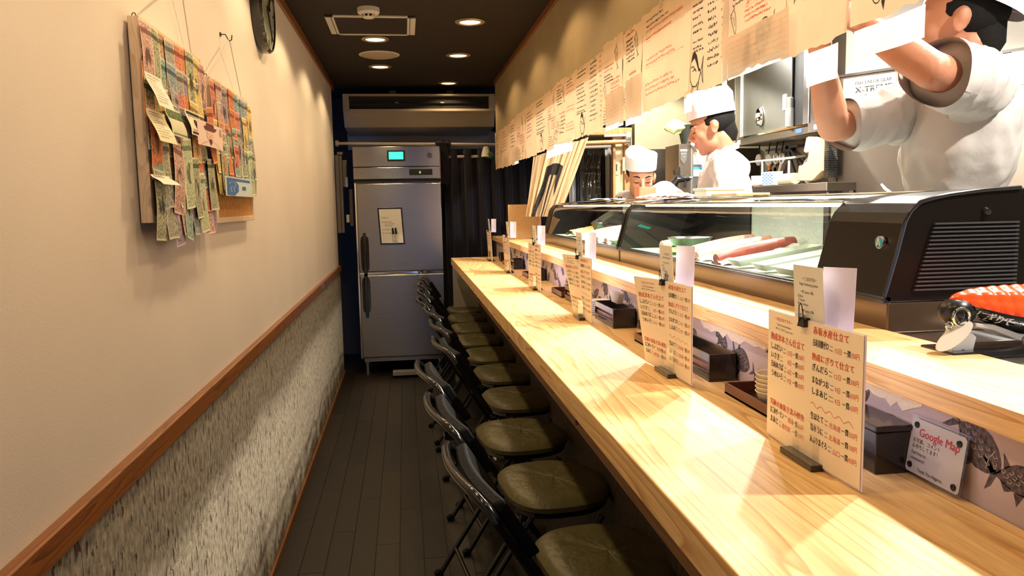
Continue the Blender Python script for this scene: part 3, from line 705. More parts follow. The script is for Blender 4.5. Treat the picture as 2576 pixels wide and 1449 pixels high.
t = thing('utensil_box', (.69, .93, 1.0), 'large black utensil box in shadow right of the nearest menu', 'box', 'dark utensil boxes at the back of the counter')
box('case', M_blklac, .662, .72, 1.0, 1.13, 1.0005, 1.062, t, bevel=.002); box('lid', M_blklac, .660, .722, .998, 1.132, 1.0625, 1.072, t, bevel=.003)
for k in range(5): bowl(.685, 1.360, 1.0055+k*.0085, 'small cream bowl, %s of the left stack on the near tray' % ('bottom', 'second from the bottom', 'middle', 'second from the top', 'top')[k])
for k in range(4): bowl(.684, 1.290, 1.0055+k*.0085, 'small cream bowl, %s of the right stack half behind the nearest menu' % ('bottom', 'second from the bottom', 'second from the top', 'top')[k])
for k in range(7):
    o = MB().lathe([(0, 0), (.026, 0), (.036, .007), (.037, .0085), (.034, .0085), (.025, .003), (0, .003)], (.682, 2.68, 1.0005+k*.0075), 24).build('small_plate', M_white, smooth=True)
    tag(o, 'small white plate, %s in the stack behind the third menu' % ('bottom one', 'second from the bottom', 'third from the bottom', 'exact middle', 'third from the top', 'second from the top', 'top one')[k], 'plate', 'stacked white plates behind the third menu')
for k in range(5):
    tt = thing('paper_packet', (.70, 2.50+k*.012, 1.0625), 'upright folded paper packet behind the third menu, '+('nearest', 'second nearest', 'middle', 'fourth', 'farthest')[k]+' of its row', 'packet', 'upright folded paper packets')
    MB().slab(lambda a, b: (.692+a*.02, 2.485+k*.016+b*.012*(k-2), 1.0625+b*.035), 1, 3, (0, .0015, 0), 1).build('packet', M_white, tt)
# acrylic notice by the backsplash
t = thing('acrylic_notice', (.715, .95, 1.002), 'clear acrylic notice card with red heading propped against the fish wallpaper', 'sign')
def PN(u, v, d=0): return Vector((.7235-(1-v/.085)*.012-d, 1.005-u, 1.003+v))
MB().slab(lambda a, b: PN(a*.118, b*.085), 1, 1, (-1, 0, 0), .003).build('acrylic_plate', M_acry, t, bevel=.0008)
MB().poly([(.008, .004), (.110, .004), (.114, .008), (.114, .077), (.110, .081), (.008, .081), (.004, .077), (.004, .008)], lambda u, v: PN(u, v, .0032)).build('white_card', mat('shaded_white_card', (.42, .39, .39), .4), t)  # card colour lowered for the shade it stands in
m = MB(); write(m, 'Google Map', .022, .058, .0165, lambda u, v: PN(u, v, .0036), bold=.0006); m.build('red_heading', mat('pinkish_red_print', (.55, .07, .09), .5), t)
m = MB()
for tx, u, v, s in (('お写真、コメント', .012, .048, .0072), ('お待ちしてます！', .012, .040, .0072), ('Feel free to', .013, .031, .0066), ('comments!', .013, .023, .0066), ('Thank You Nigirite.', .030, .009, .0066)): write(m, tx, u, v, s, lambda a, b: PN(a, b, .0036))
m.build('lettering', M_ink, t)
m = MB()
for u, v in ((.016, .072), (.102, .070), (.014, .014), (.104, .012)): m.lathe([(0, .001), (.0045, 0), (.0045, .004)], PN(u, v, .005), 12, 'X')
m.build('suction_spot', M_black, t)
# ================================================================ CHAIRS
def make_stool():
    t = bpy.data.objects.new('folding_chair', None); C.objects.link(t); OFF[t.name] = Vector((0, 0, 0)); t.empty_display_size = .05
    tag(t, 'x', 'chair', 'black folding chairs along the counter')
    hw = .185
    def outline(k=40):            # D-shaped cushion: squarish at the back, round at the front
        pts = []
        for i in range(k):
            a = 2*PI*i/k; c, s = math.cos(a), math.sin(a)
            e = .62 if c < 0 else .9
            pts.append((.155*math.copysign(abs(c)**e, c)+.02, hw*math.copysign(abs(s)**e, s)))
        return pts
    ol = outline(); cx = .02
    m = MB(); vs = []; prof = [(0.0, .600), (.5, .601), (.80, .598), (.93, .592), (1.0, .580), (.99, .566), (.93, .560)]
    for r, z in prof:
        for x, y in ol: vs.append((cx+(x-cx)*r, y*r, z+.0018*math.sin(x*60+y*35)*(1-r)))
    k = len(ol); fs = [(i*k+j, i*k+(j+1) % k, (i+1)*k+(j+1) % k, (i+1)*k+j) for i in range(len(prof)-1) for j in range(k)]
    m.add(vs, fs); m.build('seat', M_vinyl, t, smooth=True, local=True)
    m = MB(); m.add([(cx+(x-cx)*.95, y*.95, z) for z in (.560, .548) for x, y in ol], [(j, (j+1) % k, k+(j+1) % k, k+j) for j in range(k)]+[tuple(range(k)), tuple(k+j for j in range(k))[::-1]])
    m.build('seat_pan', M_blackm, t, local=True)
    # back: bent tube + pad
    def up(s, z): return Vector((-.315+(.83-z)*.62, s*.205, z))
    r = .0105
    for s in (-1, 1):
        m = MB(); m.tube([up(s, .79), up(s, .60), (-.10, s*.205, .48), (.11, s*.205, .13), (.185, s*.205, .012)], r, 10)
        m.build('front_leg', M_blackm, t, smooth=True, local=True)
        m = MB(); m.tube([(.10, s*.182, .545), (.0, s*.182, .40), (-.19, s*.182, .12), (-.26, s*.182, .012)], .0095, 10)
        m.build('rear_leg', M_blackm, t, smooth=True, local=True)
        for nm, x, yy in (('front_foot', .187, .205), ('rear_foot', -.262, .182)):
            MB().tube([(x-.012, s*yy, .022), (x, s*yy, .0), ], [.014, .016], 10).build(nm, M_vinylb, t, smooth=True, local=True)
        m = MB()
        m.cyl((-.155, s*.190, .575), (-.155, s*.226, .575), .010, 10).cyl((-.03, s*.175, .43), (-.03, s*.215, .43), .008, 10); m.build('hinge_bolt', M_chrome, t, smooth=True, local=True)
    m = MB(); pts = [up(-1, .79), Vector((-.305, -.200, .815)), Vector((-.322, -.180, .833))]+[Vector((-.322-.020*math.sin(PI*i/8), -.18+.36*i/8, .836)) for i in range(1, 8)]+[Vector((-.322, .180, .833)), Vector((-.305, .200, .815)), up(1, .79)]
    m.tube(pts, r, 10); m.build('top_rail', M_blackm, t, smooth=True, local=True)
    def pad(u, v):
        z = .70+.12*v; y = (u-.5)*.385; x = -.315+(.83-z)*.62+.010-.018*math.cos((u-.5)*PI)
        return (x, y, z)
    m = MB().slab(pad, 12, 5, (.026, 0, .012), 1); m.build('backrest', M_vinylb, t, smooth=True, bevel=.006, local=True)
    m = MB().cyl((.12, -.205, .11), (.12, .205, .11), .008, 8).cyl((-.20, -.182, .105), (-.20, .182, .105), .008, 8).cyl((-.075, -.19, .44), (-.075, .19, .44), .008, 8)
    m.build('crossbar', M_blackm, t, smooth=True, local=True)
    return t
st0 = make_stool()
SY = [1.66, 2.16, 2.66, 3.18, 3.68, 4.16, 4.64, 5.11, 5.58, 6.05]
SX = [.085, .055, .035, .11, .115, .10, .065, .08, .09, .11]
on = ['nearest the camera, cut off by the frame', 'second from the camera, with a creased seat', 'third from the camera, with a white warning sticker', 'fourth from the camera', 'fifth from the camera', 'sixth from the camera', 'seventh from the camera', 'eighth from the camera', 'ninth from the camera', 'farthest, in front of the refrigerator']
for k in range(10):
    lab = 'black folding chair with padded seat, '+on[k]
    o = st0 if k == 0 else dup(st0)
    o.location = (SX[k]+.335, SY[k], 0); o.rotation_euler = (0, 0, math.radians(7 if k < 6 else 4)); o['label'] = lab
# extra chairs out of frame at the near end are left out
tt = thing('warning_sticker', (.1, 2.5, .6), 'white diamond warning sticker on the third folding chair', 'sticker')
def PS(u, v): return Vector((.125+u*.75, 2.50+v, .660-u*.55))
pc = onZ(1137, 1086, .62)
def PS(u, v): return pc+Vector((u, v*.9, -u*.2))
MB().poly([(.02*math.cos(a), .026*math.sin(a)) for a in [i*PI/3+.2 for i in range(6)]], lambda u, v: PS(u, v)).build('sticker_face', M_white, tt)
m = MB()
for a in (0, 2.1, 4.2): m.rib([(.004*math.cos(a), .004*math.sin(a)+.004), (.010*math.cos(a+.6), .010*math.sin(a+.6)+.004)], .004, lambda u, v: PS(u, v)+Vector((0, 0, .0006)))
scrib(m, -.01, -.016, .02, .004, lambda u, v: PS(u, v)+Vector((0, 0, .0006)), .001); m.build('pictogram', M_ink, tt)
box('sticker_tab', M_blackm, pc.x-.03, pc.x+.03, pc.y-.03, pc.y+.03, pc.z-.022, pc.z-.006, tt, bevel=.004)

# ================================================================ HANGING PAPERS
def fishdraw_(mb, u, v, s, P, kind, t=.0014, dark=None):
    def T(a, b): return (u+a*s, v+b*s)
    if kind == 'bream':
        mb.rib([T(.45*math.cos(a), .62*math.sin(a)*(1 if math.sin(a) > 0 else .85)) for a in [i*PI/12+.2 for i in range(23)]], t, P)
        mb.rib([T(-.20, .25), T(-.05, .42), T(.12, .30), T(.10, .1), T(-.1, -.05)], t, P)
        mb.rib([T(-.42, .08), T(-.25, .12), T(-.05, -.05), T(.1, -.3)], t, P); mb.rib([T(-.40, -.05), T(-.2, -.02), T(0, -.2)], t, P)
        for k in range(6): mb.rib([T(.02+k*.05, .12-.03*k), T(.12+k*.05, -.02-.03*k)], t*.7, P)
        mb.rib([T(.40, .3), T(.62, .75), T(.50, .2), T(.66, -.15), T(.42, 0)], t, P)
        mb.rib([T(-.2, -.55), T(-.26, -.78), T(-.12, -.62)], t, P); mb.rib([T(.05, -.55), T(.12, -.80), T(.2, -.50)], t, P)
        mb.poly([T(-.10+.05*math.cos(a), .33+.08*math.sin(a)) for a in [i*PI/4 for i in range(8)]], P)
    elif kind == 'tuna':
        mb.poly([T(-.45, .35), T(-.38, .62), T(-.18, .72), T(.02, .55), T(.22, .12), T(.38, -.02), T(.22, -.02), T(.02, .28), T(-.15, .48), T(-.3, .42)], P)
        mb.rib([T(-.45, .35), T(-.48, .1), T(-.38, -.25), T(-.2, -.45), T(.05, -.5), T(.25, -.35), T(.38, -.02)], t, P)
        mb.rib([T(-.40, .2), T(-.2, .22), T(-.05, .05)], t, P); mb.rib([T(-.25, .05), T(-.05, .12), T(.05, 0)], t, P)
        mb.rib([T(.38, 0), T(.48, .45), T(.46, .1), T(.54, -.45), T(.38, -.05)], t, P)
        mb.rib([T(-.2, -.45), T(-.24, -.68), T(-.1, -.5)], t, P); mb.rib([T(.15, -.45), T(.18, -.65), T(.27, -.38)], t, P)
    elif kind == 'shell':
        for dx, dy, rr in ((-.12, -.05, .34), (.16, .20, .34)):
            mb.rib([T(dx+rr*.75*math.cos(a), dy+rr*1.15*math.sin(a)) for a in [i*PI/9 for i in range(18)]], t, P, closed=True)
            for k in range(7): mb.rib([T(dx-.2+k*.055, dy-.22+k*.03), T(dx-.14+k*.06, dy+.22)], t*.6, P)
        mb.poly([T(.08, -.45), T(.16, -.3), T(.26, -.42), T(.2, -.7)], P); mb.poly([T(.3, -.1), T(.42, 0), T(.46, -.2), T(.38, -.35)], P)
    else:        # long fish
        mb.rib([T(-.3, .5), T(-.1, .62), T(.12, .45), T(.26, .1), T(.3, -.3), T(.24, -.55)], t, P)
        mb.rib([T(-.3, .5), T(-.28, .2), T(-.12, -.1), T(.08, -.4), T(.24, -.55)], t, P)
        mb.rib([T(-.05, .3), T(.05, .1), T(.1, -.15)], t, P); mb.rib([T(.24, -.55), T(.05, -.75), T(.3, -.68), T(.48, -.7), T(.24, -.55)], t, P)
        mb.rib([T(-.12, .6), T(-.1, .78), T(.05, .6)], t, P); mb.rib([T(-.3, .5), T(-.45, .45), T(-.4, .3), T(-.28, .3)], t, P)
ORD = 'first second third fourth fifth sixth seventh eighth ninth tenth eleventh twelfth thirteenth fourteenth fifteenth sixteenth seventeenth eighteenth nineteenth twentieth'.split()
bx = [1246, 1262, 1284, 1300, 1322, 1350, 1378, 1401, 1425, 1452, 1482, 1518, 1568, 1616, 1745, 1828, 1985, 2146, 2480, 2900]
kinds = ['misc', 'red', 'misc', 'fishred', 'blank', 'tunaeng', 'fishred', 'bream', 'redlines', 'tunaeng', 'price', 'fishred', 'bream', 'redlines', 'tunaprice', 'fishred', 'madai', 'owner', 'bigfish']
names_ = {'misc': 'tan handwritten paper', 'red': 'tan paper with red writing', 'fishred': 'tan paper with red headings and leaping fish', 'blank': 'mostly blank tan paper', 'tunaeng': 'tan paper with dark-backed fish drawing',
          'bream': 'tan paper with bream drawings', 'redlines': 'bright tan paper with faded red writing', 'price': 'tan price list with small red prices', 'tunaprice': 'wide tan price list with dark-backed fish',
          'madai': 'tan paper with a big sea bream drawing', 'owner': 'tan paper with shell drawing and bold signature', 'bigfish': 'tan paper with large fish drawing'}
rk = random.Random(5)
PX = XW-.006
ys = [Yat(x, PX, 1.82) for x in bx]
for i in range(len(bx)-1):
    ya, yb = ys[i], max(ys[i+1], .55); w = ya-yb; kd = kinds[i]
    if w <= 0.02: continue
    zt, zb = 1.975+rk.uniform(-.006, .012), 1.678+rk.uniform(-.004, .010)
    ph = rk.uniform(0, 6); amp = rk.uniform(.003, .007)
    def P(u, v, d=0., ya=ya, w=w, zb=zb, zt=zt, ph=ph, amp=amp):
        s = u/w; q = (v)/(zt-zb)
        return Vector((PX-amp*(1+math.sin(s*5+ph))*(1-q*.8)-.0016*math.sin(q*9+ph)-d, ya-u, zb+v))
    H_ = zt-zb
    lf = 'farthest' if i == 0 else ('nearest' if i == len(bx)-2 else '')
    lab = '%s, %s hanging sheet from the far end' % (names_[kd], ORD[i])
    t = thing('hanging_paper', (PX, (ya+yb)/2, zb), lab, 'menu paper', 'handwritten papers hanging above the counter')
    wav = [rk.uniform(-.004, .004) for _ in range(12)]
    def PE(a, b, P=P, w=w, H_=H_, wav=wav):
        e = wav[int(a*10.99)]*(1 if b < .05 else 0)
        et = wav[int(a*10.99) % 12]*(1.2 if b > .95 else 0)
        return P(a*w-.002+.004*a, b*H_+e+et)
    m = MB().grid(PE, 12, 8); m.build('sheet', M_paper, t, smooth=True)
    kb, rb = MB(), MB(); Pn = lambda u, v, P=P: P(u, v, .0007)
    fs_ = max(.0016, .0022)
    def lines(mb, u, v0, n, dv, w_, h, t_=.0016, rag=.3):
        for k in range(n): scrib(mb, u+rk.uniform(0, .004), v0-k*dv, w_*rk.uniform(1-rag, 1), h, Pn, t_*1.7, rk)
    def fishdraw(mb, *a):
        q = MB(); fishdraw_(q, *a[:-1], a[-1]*1.6); q.build('fish_drawing', M_ink, t)
    if kd == 'tunaeng' or kd == 'tunaprice':
        ww = w if kd == 'tunaeng' else w*.42
        for k, (v, n) in enumerate(((.27, 2), (.215, 3), (.165, 2), (.125, 2), (.10, 1))): lines(kb, .012, v, n, .016, ww*.72, .006, .0017)
        fishdraw(kb, ww*.50, .050, .075, Pn, 'tuna', .0020)
        if kd == 'tunaprice':
            for k in range(13):
                lines(kb, ww+.012, .272-k*.0185, 1, .01, ww*.72, .0085, .0019); lines(rb, w*.86, .278-k*.0185, 1, .01, .018, .007, .0015, .1)
    elif kd == 'price':
        for k in range(13):
            lines(kb, w*.12, .272-k*.0185, 1, .01, w*.48, .008, .0018); lines(rb, w*.76, .276-k*.0185, 1, .01, w*.12, .007, .0015, .1)
    elif kd == 'fishred':
        fishdraw(kb, w*.70, .225, .06, Pn, 'long', .0017); lines(rb, w*.12, .205, 2, .013, w*.45, .008); lines(kb, w*.12, .175, 3, .011, w*.4, .006)
        lines(rb, w*.40, .150, 2, .012, w*.5, .008); rb.rib([(w*.40, .134), (w*.86, .136)], .0012, Pn); lines(rb, w*.38, .122, 3, .011, w*.52, .006, .0013); fishdraw(kb, w*.16, .115, .05, Pn, 'long', .0014)
        lines(rb, w*.12, .062, 2, .012, w*.4, .007); lines(kb, w*.10, .040, 4, .0105, w*.6, .005, .0013); fishdraw(kb, w*.74, .052, .060, Pn, 'bream', .0015)
    elif kd == 'bream':
        lines(rb, w*.15, .27, 1, .01, w*.5, .008); lines(kb, w*.15, .25, 6, .0135, w*.48, .008, .0019); fishdraw(kb, w*.74, .225, .055, Pn, 'long', .0017)
        lines(rb, w*.38, .135, 1, .01, w*.5, .010, .002); fishdraw(kb, w*.2, .062, .075, Pn, 'bream', .0018); lines(kb, w*.45, .115, 5, .018, w*.42, .011, .0022)
    elif kd == 'redlines':
        lines(kb, w*.1, .265, 2, .016, w*.5, .008, .0013)
        for v in (.235, .215, .15, .135, .075, .06, .045): lines(rb, w*.08, v, 1, .01, w*.75, .009, .0013)
        for v in (.21, .13): rb.rib([(w*.08, v), (w*.85, v+.003)], .001, Pn)
    elif kd in ('misc', 'red', 'blank'):
        mbx = rb if kd == 'red' else kb
        for v in (.26, .24, .22, .19, .17, .15, .12): lines(mbx, w*.15, v, 1, .01, w*.55, .007, .0016)
        if kd == 'misc': fishdraw(kb, w*.5, .05, .05, Pn, 'bream', .0016)
    elif kd == 'madai':
        fishdraw(kb, w*.22, .165, .085, Pn, 'bream', .0022)
        for k, tx in enumerate(('魚へんに周と書いて', '鯛は魚の王様と', '魚介と水鮮', '真鯛のことです。')): write(kb, tx, w*.46, .178-k*.027, .022, Pn, bold=.0012, wmax=min(w*.42, .022*len(tx)))
        kb.rib([(w*.86, .16), (w*.87, .12), (w*.94, .12), (w*.95, .16)], .003, Pn); kb.rib([(w*.84, .14), (w*.97, .145)], .0024, Pn); kb.rib([(w*.90, .18), (w*.90, .13), (w*.85, .112)], .0024, Pn)
    elif kd == 'owner':
        for k, tx in enumerate(('限定品のため数に', 'お待たせいたします', '今しばらくお待ちください')):
            v = .172-k*.040; write(kb, tx, w*.10, v, .024, Pn, bold=.0014, wmax=w*.80); rb.rib([(w*.08+w*.84*q/40, v-.013+.0022*math.sin(q*1.6)) for q in range(41)], .0015, Pn)
        fishdraw(kb, w*.26, .050, .060, Pn, 'shell', .0013); write(kb, 'にぎりて店主', w*.50, .030, .022, Pn, bold=.0014, wmax=w*.42)
    else:
        fishdraw(kb, w*.42, .135, .17, Pn, 'bream', .0026)
        for a_ in (.36, .44): kb.poly([(w*a_, .022), (w*(a_+.02), .042), (w*(a_+.05), .034), (w*(a_+.03), .024)], Pn)
        write(kb, 'Nigirite', w*.04, .012, .018, Pn, bold=.0009, slant=.2)
    if kb.v: kb.build('black_lettering', M_ink, t)
    if rb.v: rb.build('red_lettering', M_red, t)
    if rk.random() < .6:
        tp = MB().poly([(w*.4, H_-.016), (w*.4+.024, H_-.014), (w*.4+.024, H_+.006), (w*.4, H_+.004)], lambda u, v, P=P: P(u, v, .0012)); tp.build('tape', M_paperw, t)
# lower translucent sheets and tabs hung on the papers
def patch(x0, x1, X, zt, zb, lab, mt, txt=False, tilt=0):
    ya, yb = Yat(x0, X, (zt+zb)/2), Yat(x1, X, (zt+zb)/2); w = ya-yb
    t = thing('translucent_sheet', (X, (ya+yb)/2, zb), lab, 'paper', 'white translucent sheets taped under the hanging papers')
    f = lambda u, v: Vector((X-.002*math.sin(u*40+v*20), ya-u, zb+v+tilt*u))
    MB().grid(lambda a, b: f(a*w, b*(zt-zb)), 6, 6).build('sheet', mt, t, smooth=True)
    if txt:
        m = MB()
        for k in range(int((zt-zb)/.012)): scrib(m, .006, .006+k*.012, w-.014, .003, lambda u, v: f(u, v)+Vector((-.0006, 0, 0)), .0007, rk)
        m.build('faint_print', mat('faint_brown_print', (.62, .45, .33), .8), t)
    return t
XP = XW-.022
patch(1832, 1985, XP, 1.768, 1.672, 'large crinkled white sheet with faint print below the sea bream drawing', M_paperw, True)
patch(1524, 1568, XP, 1.790, 1.660, 'crinkled white sheet below the middle bream paper', M_paperw, True)
patch(1574, 1615, XP, 1.80, 1.652, 'bright white sheet on the faded red paper', M_paperw)
patch(1722, 1742, XP, 1.685, 1.630, 'small square white tab hanging under the price list', M_paperw)
patch(1376, 1440, XP, 1.690, 1.632, 'wide white strip hanging under the papers over the cream door curtain', M_paperw)
patch(1288, 1304, XP, 1.78, 1.665, 'small blank cream sheet near the far end of the row', M_paperw)
patch(2030, 2105, XP+.03, 1.674, 1.612, 'pale pink sheet hanging above the tall wall cabinet', M_paperw, tilt=.02)
patch(2150, 2330, XP+.035, 1.684, 1.636, 'large blank pale pink sheet hanging in front of the nearest chef', mat_pink if False else sheetmat('pale_pink_sheet', (.90, .72, .66), .4))
patch(1818, 1832, XP, 1.90, 1.66, 'narrow white strip between the leaping fish and sea bream papers', M_paperw)

# ================================================================ LEFT WALL: boards, notes, clock
M_frame = wood('pine_board_frame', (.80, .64, .48), (.64, .48, .33), (20, 20, 3), .5, ray_=.15)
M_cork = mat('cork', (.50, .24, .07), .85, bump=.5, bscale=160, var=.18, vscale=60)
BX = XL+.030
def board(y0, y1, z0, z1, lab):
    t = thing('cork_board', (XL+.01, (y0+y1)/2, z0), lab, 'cork board', 'framed cork boards on the left wall')
    x0 = XL+.006
    fr = .016
    box('backing', M_frame, x0, x0+.004, y0+.002, y1-.002, z0+.002, z1-.002, t)
    box('cork_panel', M_cork, x0+.004, BX-.007, y0+fr, y1-fr, z0+fr, z1-fr, t)
    for a, b, c, d in ((y0, y0+fr, z0, z1), (y1-fr, y1, z0, z1), (y0+fr, y1-fr, z0, z0+fr), (y0+fr, y1-fr, z1-fr, z1)):
        box('frame_rail', M_frame, x0+.0005, BX, a, b, c, d, t, bevel=.0015)
    return t
# board faces measured on their front plane
pA0, pA1 = onX(352, 78, BX), onX(506, 165, BX)
A = (pA0.y, pA1.y, 1.375, 1.800); Bq = (2.30, 2.845, 1.362, 1.772)
board(*A, 'larger cork board crowded with banknotes, nearest the camera'); board(*Bq, 'smaller cork board with bare cork at its lower edge')
def hook(y, z, y0, y1, zt, lab1, lab2):
    t = thing('wall_hook', (XL, y, z), lab1, 'hook', 'wall hooks holding the board strings')
    MB().tube([(XL, y, z+.004), (XL+.016, y, z+.004), (XL+.022, y, z-.008), (XL+.026, y, z-.016), (XL+.034, y, z-.013), (XL+.036, y, z+.002)], .0018, 8).build('hook_wire', M_blackg, t, smooth=True)
    MB().cyl((XL, y, z+.004), (XL+.003, y, z+.004), .007, 12).build('hook_plate', M_blackg, t)
    s = thing('hanging_string', (XL+.02, (y0+y1)/2, zt), lab2, 'string', 'white strings holding the cork boards')
    MB().tube([(XL+.012, y0+.02, zt), (XL+.027, y-.003, z-.012), (XL+.027, y+.003, z-.012), (XL+.012, y1-.02, zt)], .0016, 6).build('cord', M_white, s, smooth=True)
    m = MB()
    for yy in (y0+.02, y1-.02): m.tube([(XL+.014+.004*math.cos(a), yy, zt+.003+.005*math.sin(a)) for a in [i*PI/5 for i in range(10)]], .0011, 5, closed=True)
    m.build('eye_screw', M_blackg, s)
hook(2.06, 1.985, A[0], A[1], A[3]+.002, 'black wall hook above the larger cork board, at the top edge of the frame', 'white string holding the larger cork board')
hook(2.60, 1.945, Bq[0], Bq[1], Bq[3]+.002, 'black wall hook above the smaller cork board', 'white string holding the smaller cork board')
def notemat(name, bgc, ink, acc):
    m = bpy.data.materials.new(name); m.use_nodes = True; nt = m.node_tree; b = nt.nodes['Principled BSDF']; L = nt.links.new
    tc = nt.nodes.new('ShaderNodeTexCoord'); sp = nt.nodes.new('ShaderNodeSeparateXYZ'); L(tc.outputs['UV'], sp.inputs[0])
    def mth(op, a, c, cl=False):
        q = nt.nodes.new('ShaderNodeMath'); q.operation = op; q.use_clamp = cl
        for i, z in enumerate((a, c)):
            if z is None: continue
            if isinstance(z, (int, float)): q.inputs[i].default_value = z
            else: L(z, q.inputs[i])
        return q.outputs[0]
    u, v = sp.outputs[0], sp.outputs[1]
    oi = nt.nodes.new('ShaderNodeObjectInfo')
    ad = nt.nodes.new('ShaderNodeVectorMath'); ad.operation = 'ADD'; L(tc.outputs['UV'], ad.inputs[0]); L(oi.outputs['Random'], ad.inputs[1])
    n = nt.nodes.new('ShaderNodeTexNoise'); n.inputs['Scale'].default_value = 26; n.inputs['Detail'].default_value = 4; L(ad.outputs[0], n.inputs['Vector'])
    n3 = nt.nodes.new('ShaderNodeTexNoise'); n3.inputs['Scale'].default_value = 3.5; L(ad.outputs[0], n3.inputs['Vector'])
    r = nt.nodes.new('ShaderNodeValToRGB'); r.color_ramp.elements[0].position = .42; r.color_ramp.elements[1].position = .56
    r.color_ramp.elements[0].color = ink+(1,); r.color_ramp.elements[1].color = bgc+(1,); L(n.outputs['Fac'], r.inputs[0])
    # portrait oval
    du = mth('DIVIDE', mth('SUBTRACT', u, .52), .26); dv = mth('DIVIDE', mth('SUBTRACT', v, .5), .15)
    d = mth('ADD', mth('MULTIPLY', du, du), mth('MULTIPLY', dv, dv)); inside = mth('LESS_THAN', d, 1.)
    r3 = nt.nodes.new('ShaderNodeValToRGB'); r3.color_ramp.elements[0].position = .46; r3.color_ramp.elements[1].position = .58
    r3.color_ramp.elements[0].color = tuple(c*.35 for c in ink)+(1,); r3.color_ramp.elements[1].color = acc+(1,); L(n3.outputs['Fac'], r3.inputs[0])
    mx = nt.nodes.new('ShaderNodeMixRGB'); L(inside, mx.inputs[0]); L(r.outputs[0], mx.inputs[1]); L(r3.outputs[0], mx.inputs[2])
    # pale border and numeral bars
    e = mth('MINIMUM', mth('MINIMUM', u, mth('SUBTRACT', 1, u)), mth('MULTIPLY', mth('MINIMUM', v, mth('SUBTRACT', 1, v)), 2.1)); bd = mth('LESS_THAN', e, .06)
    mx2 = nt.nodes.new('ShaderNodeMixRGB'); L(bd, mx2.inputs[0]); L(mx.outputs[0], mx2.inputs[1]); mx2.inputs[2].default_value = tuple(min(1, c*1.15+.05) for c in bgc)+(1,)
    vb = mth('MULTIPLY', mth('LESS_THAN', mth('ABSOLUTE', mth('SUBTRACT', v, .86), None), .035), mth('GREATER_THAN', n.outputs['Fac'], .44))
    mx3 = nt.nodes.new('ShaderNodeMixRGB'); L(vb, mx3.inputs[0]); L(mx2.outputs[0], mx3.inputs[1]); mx3.inputs[2].default_value = tuple(c*.5 for c in ink)+(1,)
    L(mx3.outputs[0], b.inputs['Base Color']); b.inputs['Roughness'].default_value = .75; return m
NM = {'green': notemat('green_banknote_print', (.50, .50, .36), (.09, .11, .05), (.36, .36, .25)), 'pale green': notemat('pale_green_banknote_print', (.58, .62, .44), (.22, .30, .16), (.5, .52, .4)),
      'orange': notemat('orange_banknote_print', (.66, .27, .11), (.40, .09, .03), (.62, .36, .2)), 'red': notemat('red_banknote_print', (.62, .28, .20), (.40, .07, .04), (.60, .38, .28)),
      'blue': notemat('blue_banknote_print', (.36, .42, .44), (.08, .13, .20), (.40, .42, .40)), 'purple': notemat('purple_banknote_print', (.42, .34, .42), (.15, .10, .18), (.46, .36, .34)),
      'yellow': notemat('yellow_banknote_print', (.76, .62, .28), (.40, .26, .06), (.72, .6, .35)), 'brown': notemat('brown_banknote_print', (.55, .38, .24), (.24, .12, .06), (.5, .36, .26)),
      'grey': notemat('grey_banknote_print', (.46, .44, .38), (.14, .13, .11), (.42, .38, .32)), 'pink': notemat('pink_banknote_print', (.64, .46, .40), (.30, .12, .10), (.58, .44, .36)),
      'dark': notemat('dark_banknote_print', (.10, .09, .10), (.02, .02, .03), (.50, .25, .04)), 'teal': notemat('teal_banknote_print', (.38, .48, .44), (.08, .19, .18), (.38, .42, .36))}
NW, NH = .074, .150
def note_mesh(kind):
    me_ = MB(); fn = {0: lambda a, b: .002+.004*(1-b)**2, 1: lambda a, b: .001+.006*(1-b)**2*(.4+a), 2: lambda a, b: .001+.004*math.sin(b*3.1), 3: lambda a, b: .001+.008*(1-b)**2*(1-a*.7), 4: lambda a, b: .001+.005*math.sin(a*3.1)*(1-b)}[kind]
    me_.grid(lambda a, b: (fn(a, b), (.5-a)*NW, (b-1)*NH), 5, 8)
    me = bpy.data.meshes.new('banknote'); me.from_pydata(me_.v, [], me_.f)
    uv = me.uv_layers.new(name='UVMap')
    for p in me.polygons:
        p.use_smooth = True
        for li in p.loop_indices:
            q = me_.v[me.loops[li].vertex_index]; uv.data[li].uv = (.5-q[1]/NW, 1+q[2]/NH)
    me.materials.append(NM['green']); return me
NMESH = [note_mesh(k) for k in range(5)]
shapes_ = {'green', 'pale green'}
usedlab = {}
def banknote(col, y, z, x, rot, lab, sc=1.0, land=False):
    o = bpy.data.objects.new('banknote', rn.choice(NMESH)); C.objects.link(o)
    o.material_slots[0].link = 'OBJECT'; o.material_slots[0].material = NM[col]
    o.location = (x, y, z); o.rotation_euler = (rot+(PI/2 if land else 0), 0, 0); o.scale = (1, sc, sc)
    return tag(o, lab, 'banknote', 'banknotes pinned to the cork boards')
rn = random.Random(21)
onm = ['first', 'second', 'third', 'fourth', 'fifth', 'sixth', 'seventh', 'eighth', 'ninth', 'tenth']
seqA = [['pink', 'yellow', 'green', 'orange', 'red', 'grey', 'brown', 'green', 'pink'], ['purple', 'grey', 'yellow', 'purple', 'grey', 'blue', 'teal', 'orange', 'orange'], ['grey', 'green', 'yellow', 'orange', 'blue', 'purple', 'yellow', 'yellow', 'green'],
        ['dark', 'blue', 'orange', 'teal', 'grey', 'orange', 'yellow', 'green', 'orange'], ['dark', 'red', 'red', 'teal', 'teal', 'pale green', 'red', 'grey', 'teal'], ['purple', 'pink', 'pale green', 'blue', 'purple', 'brown', 'green', 'grey', 'green']]
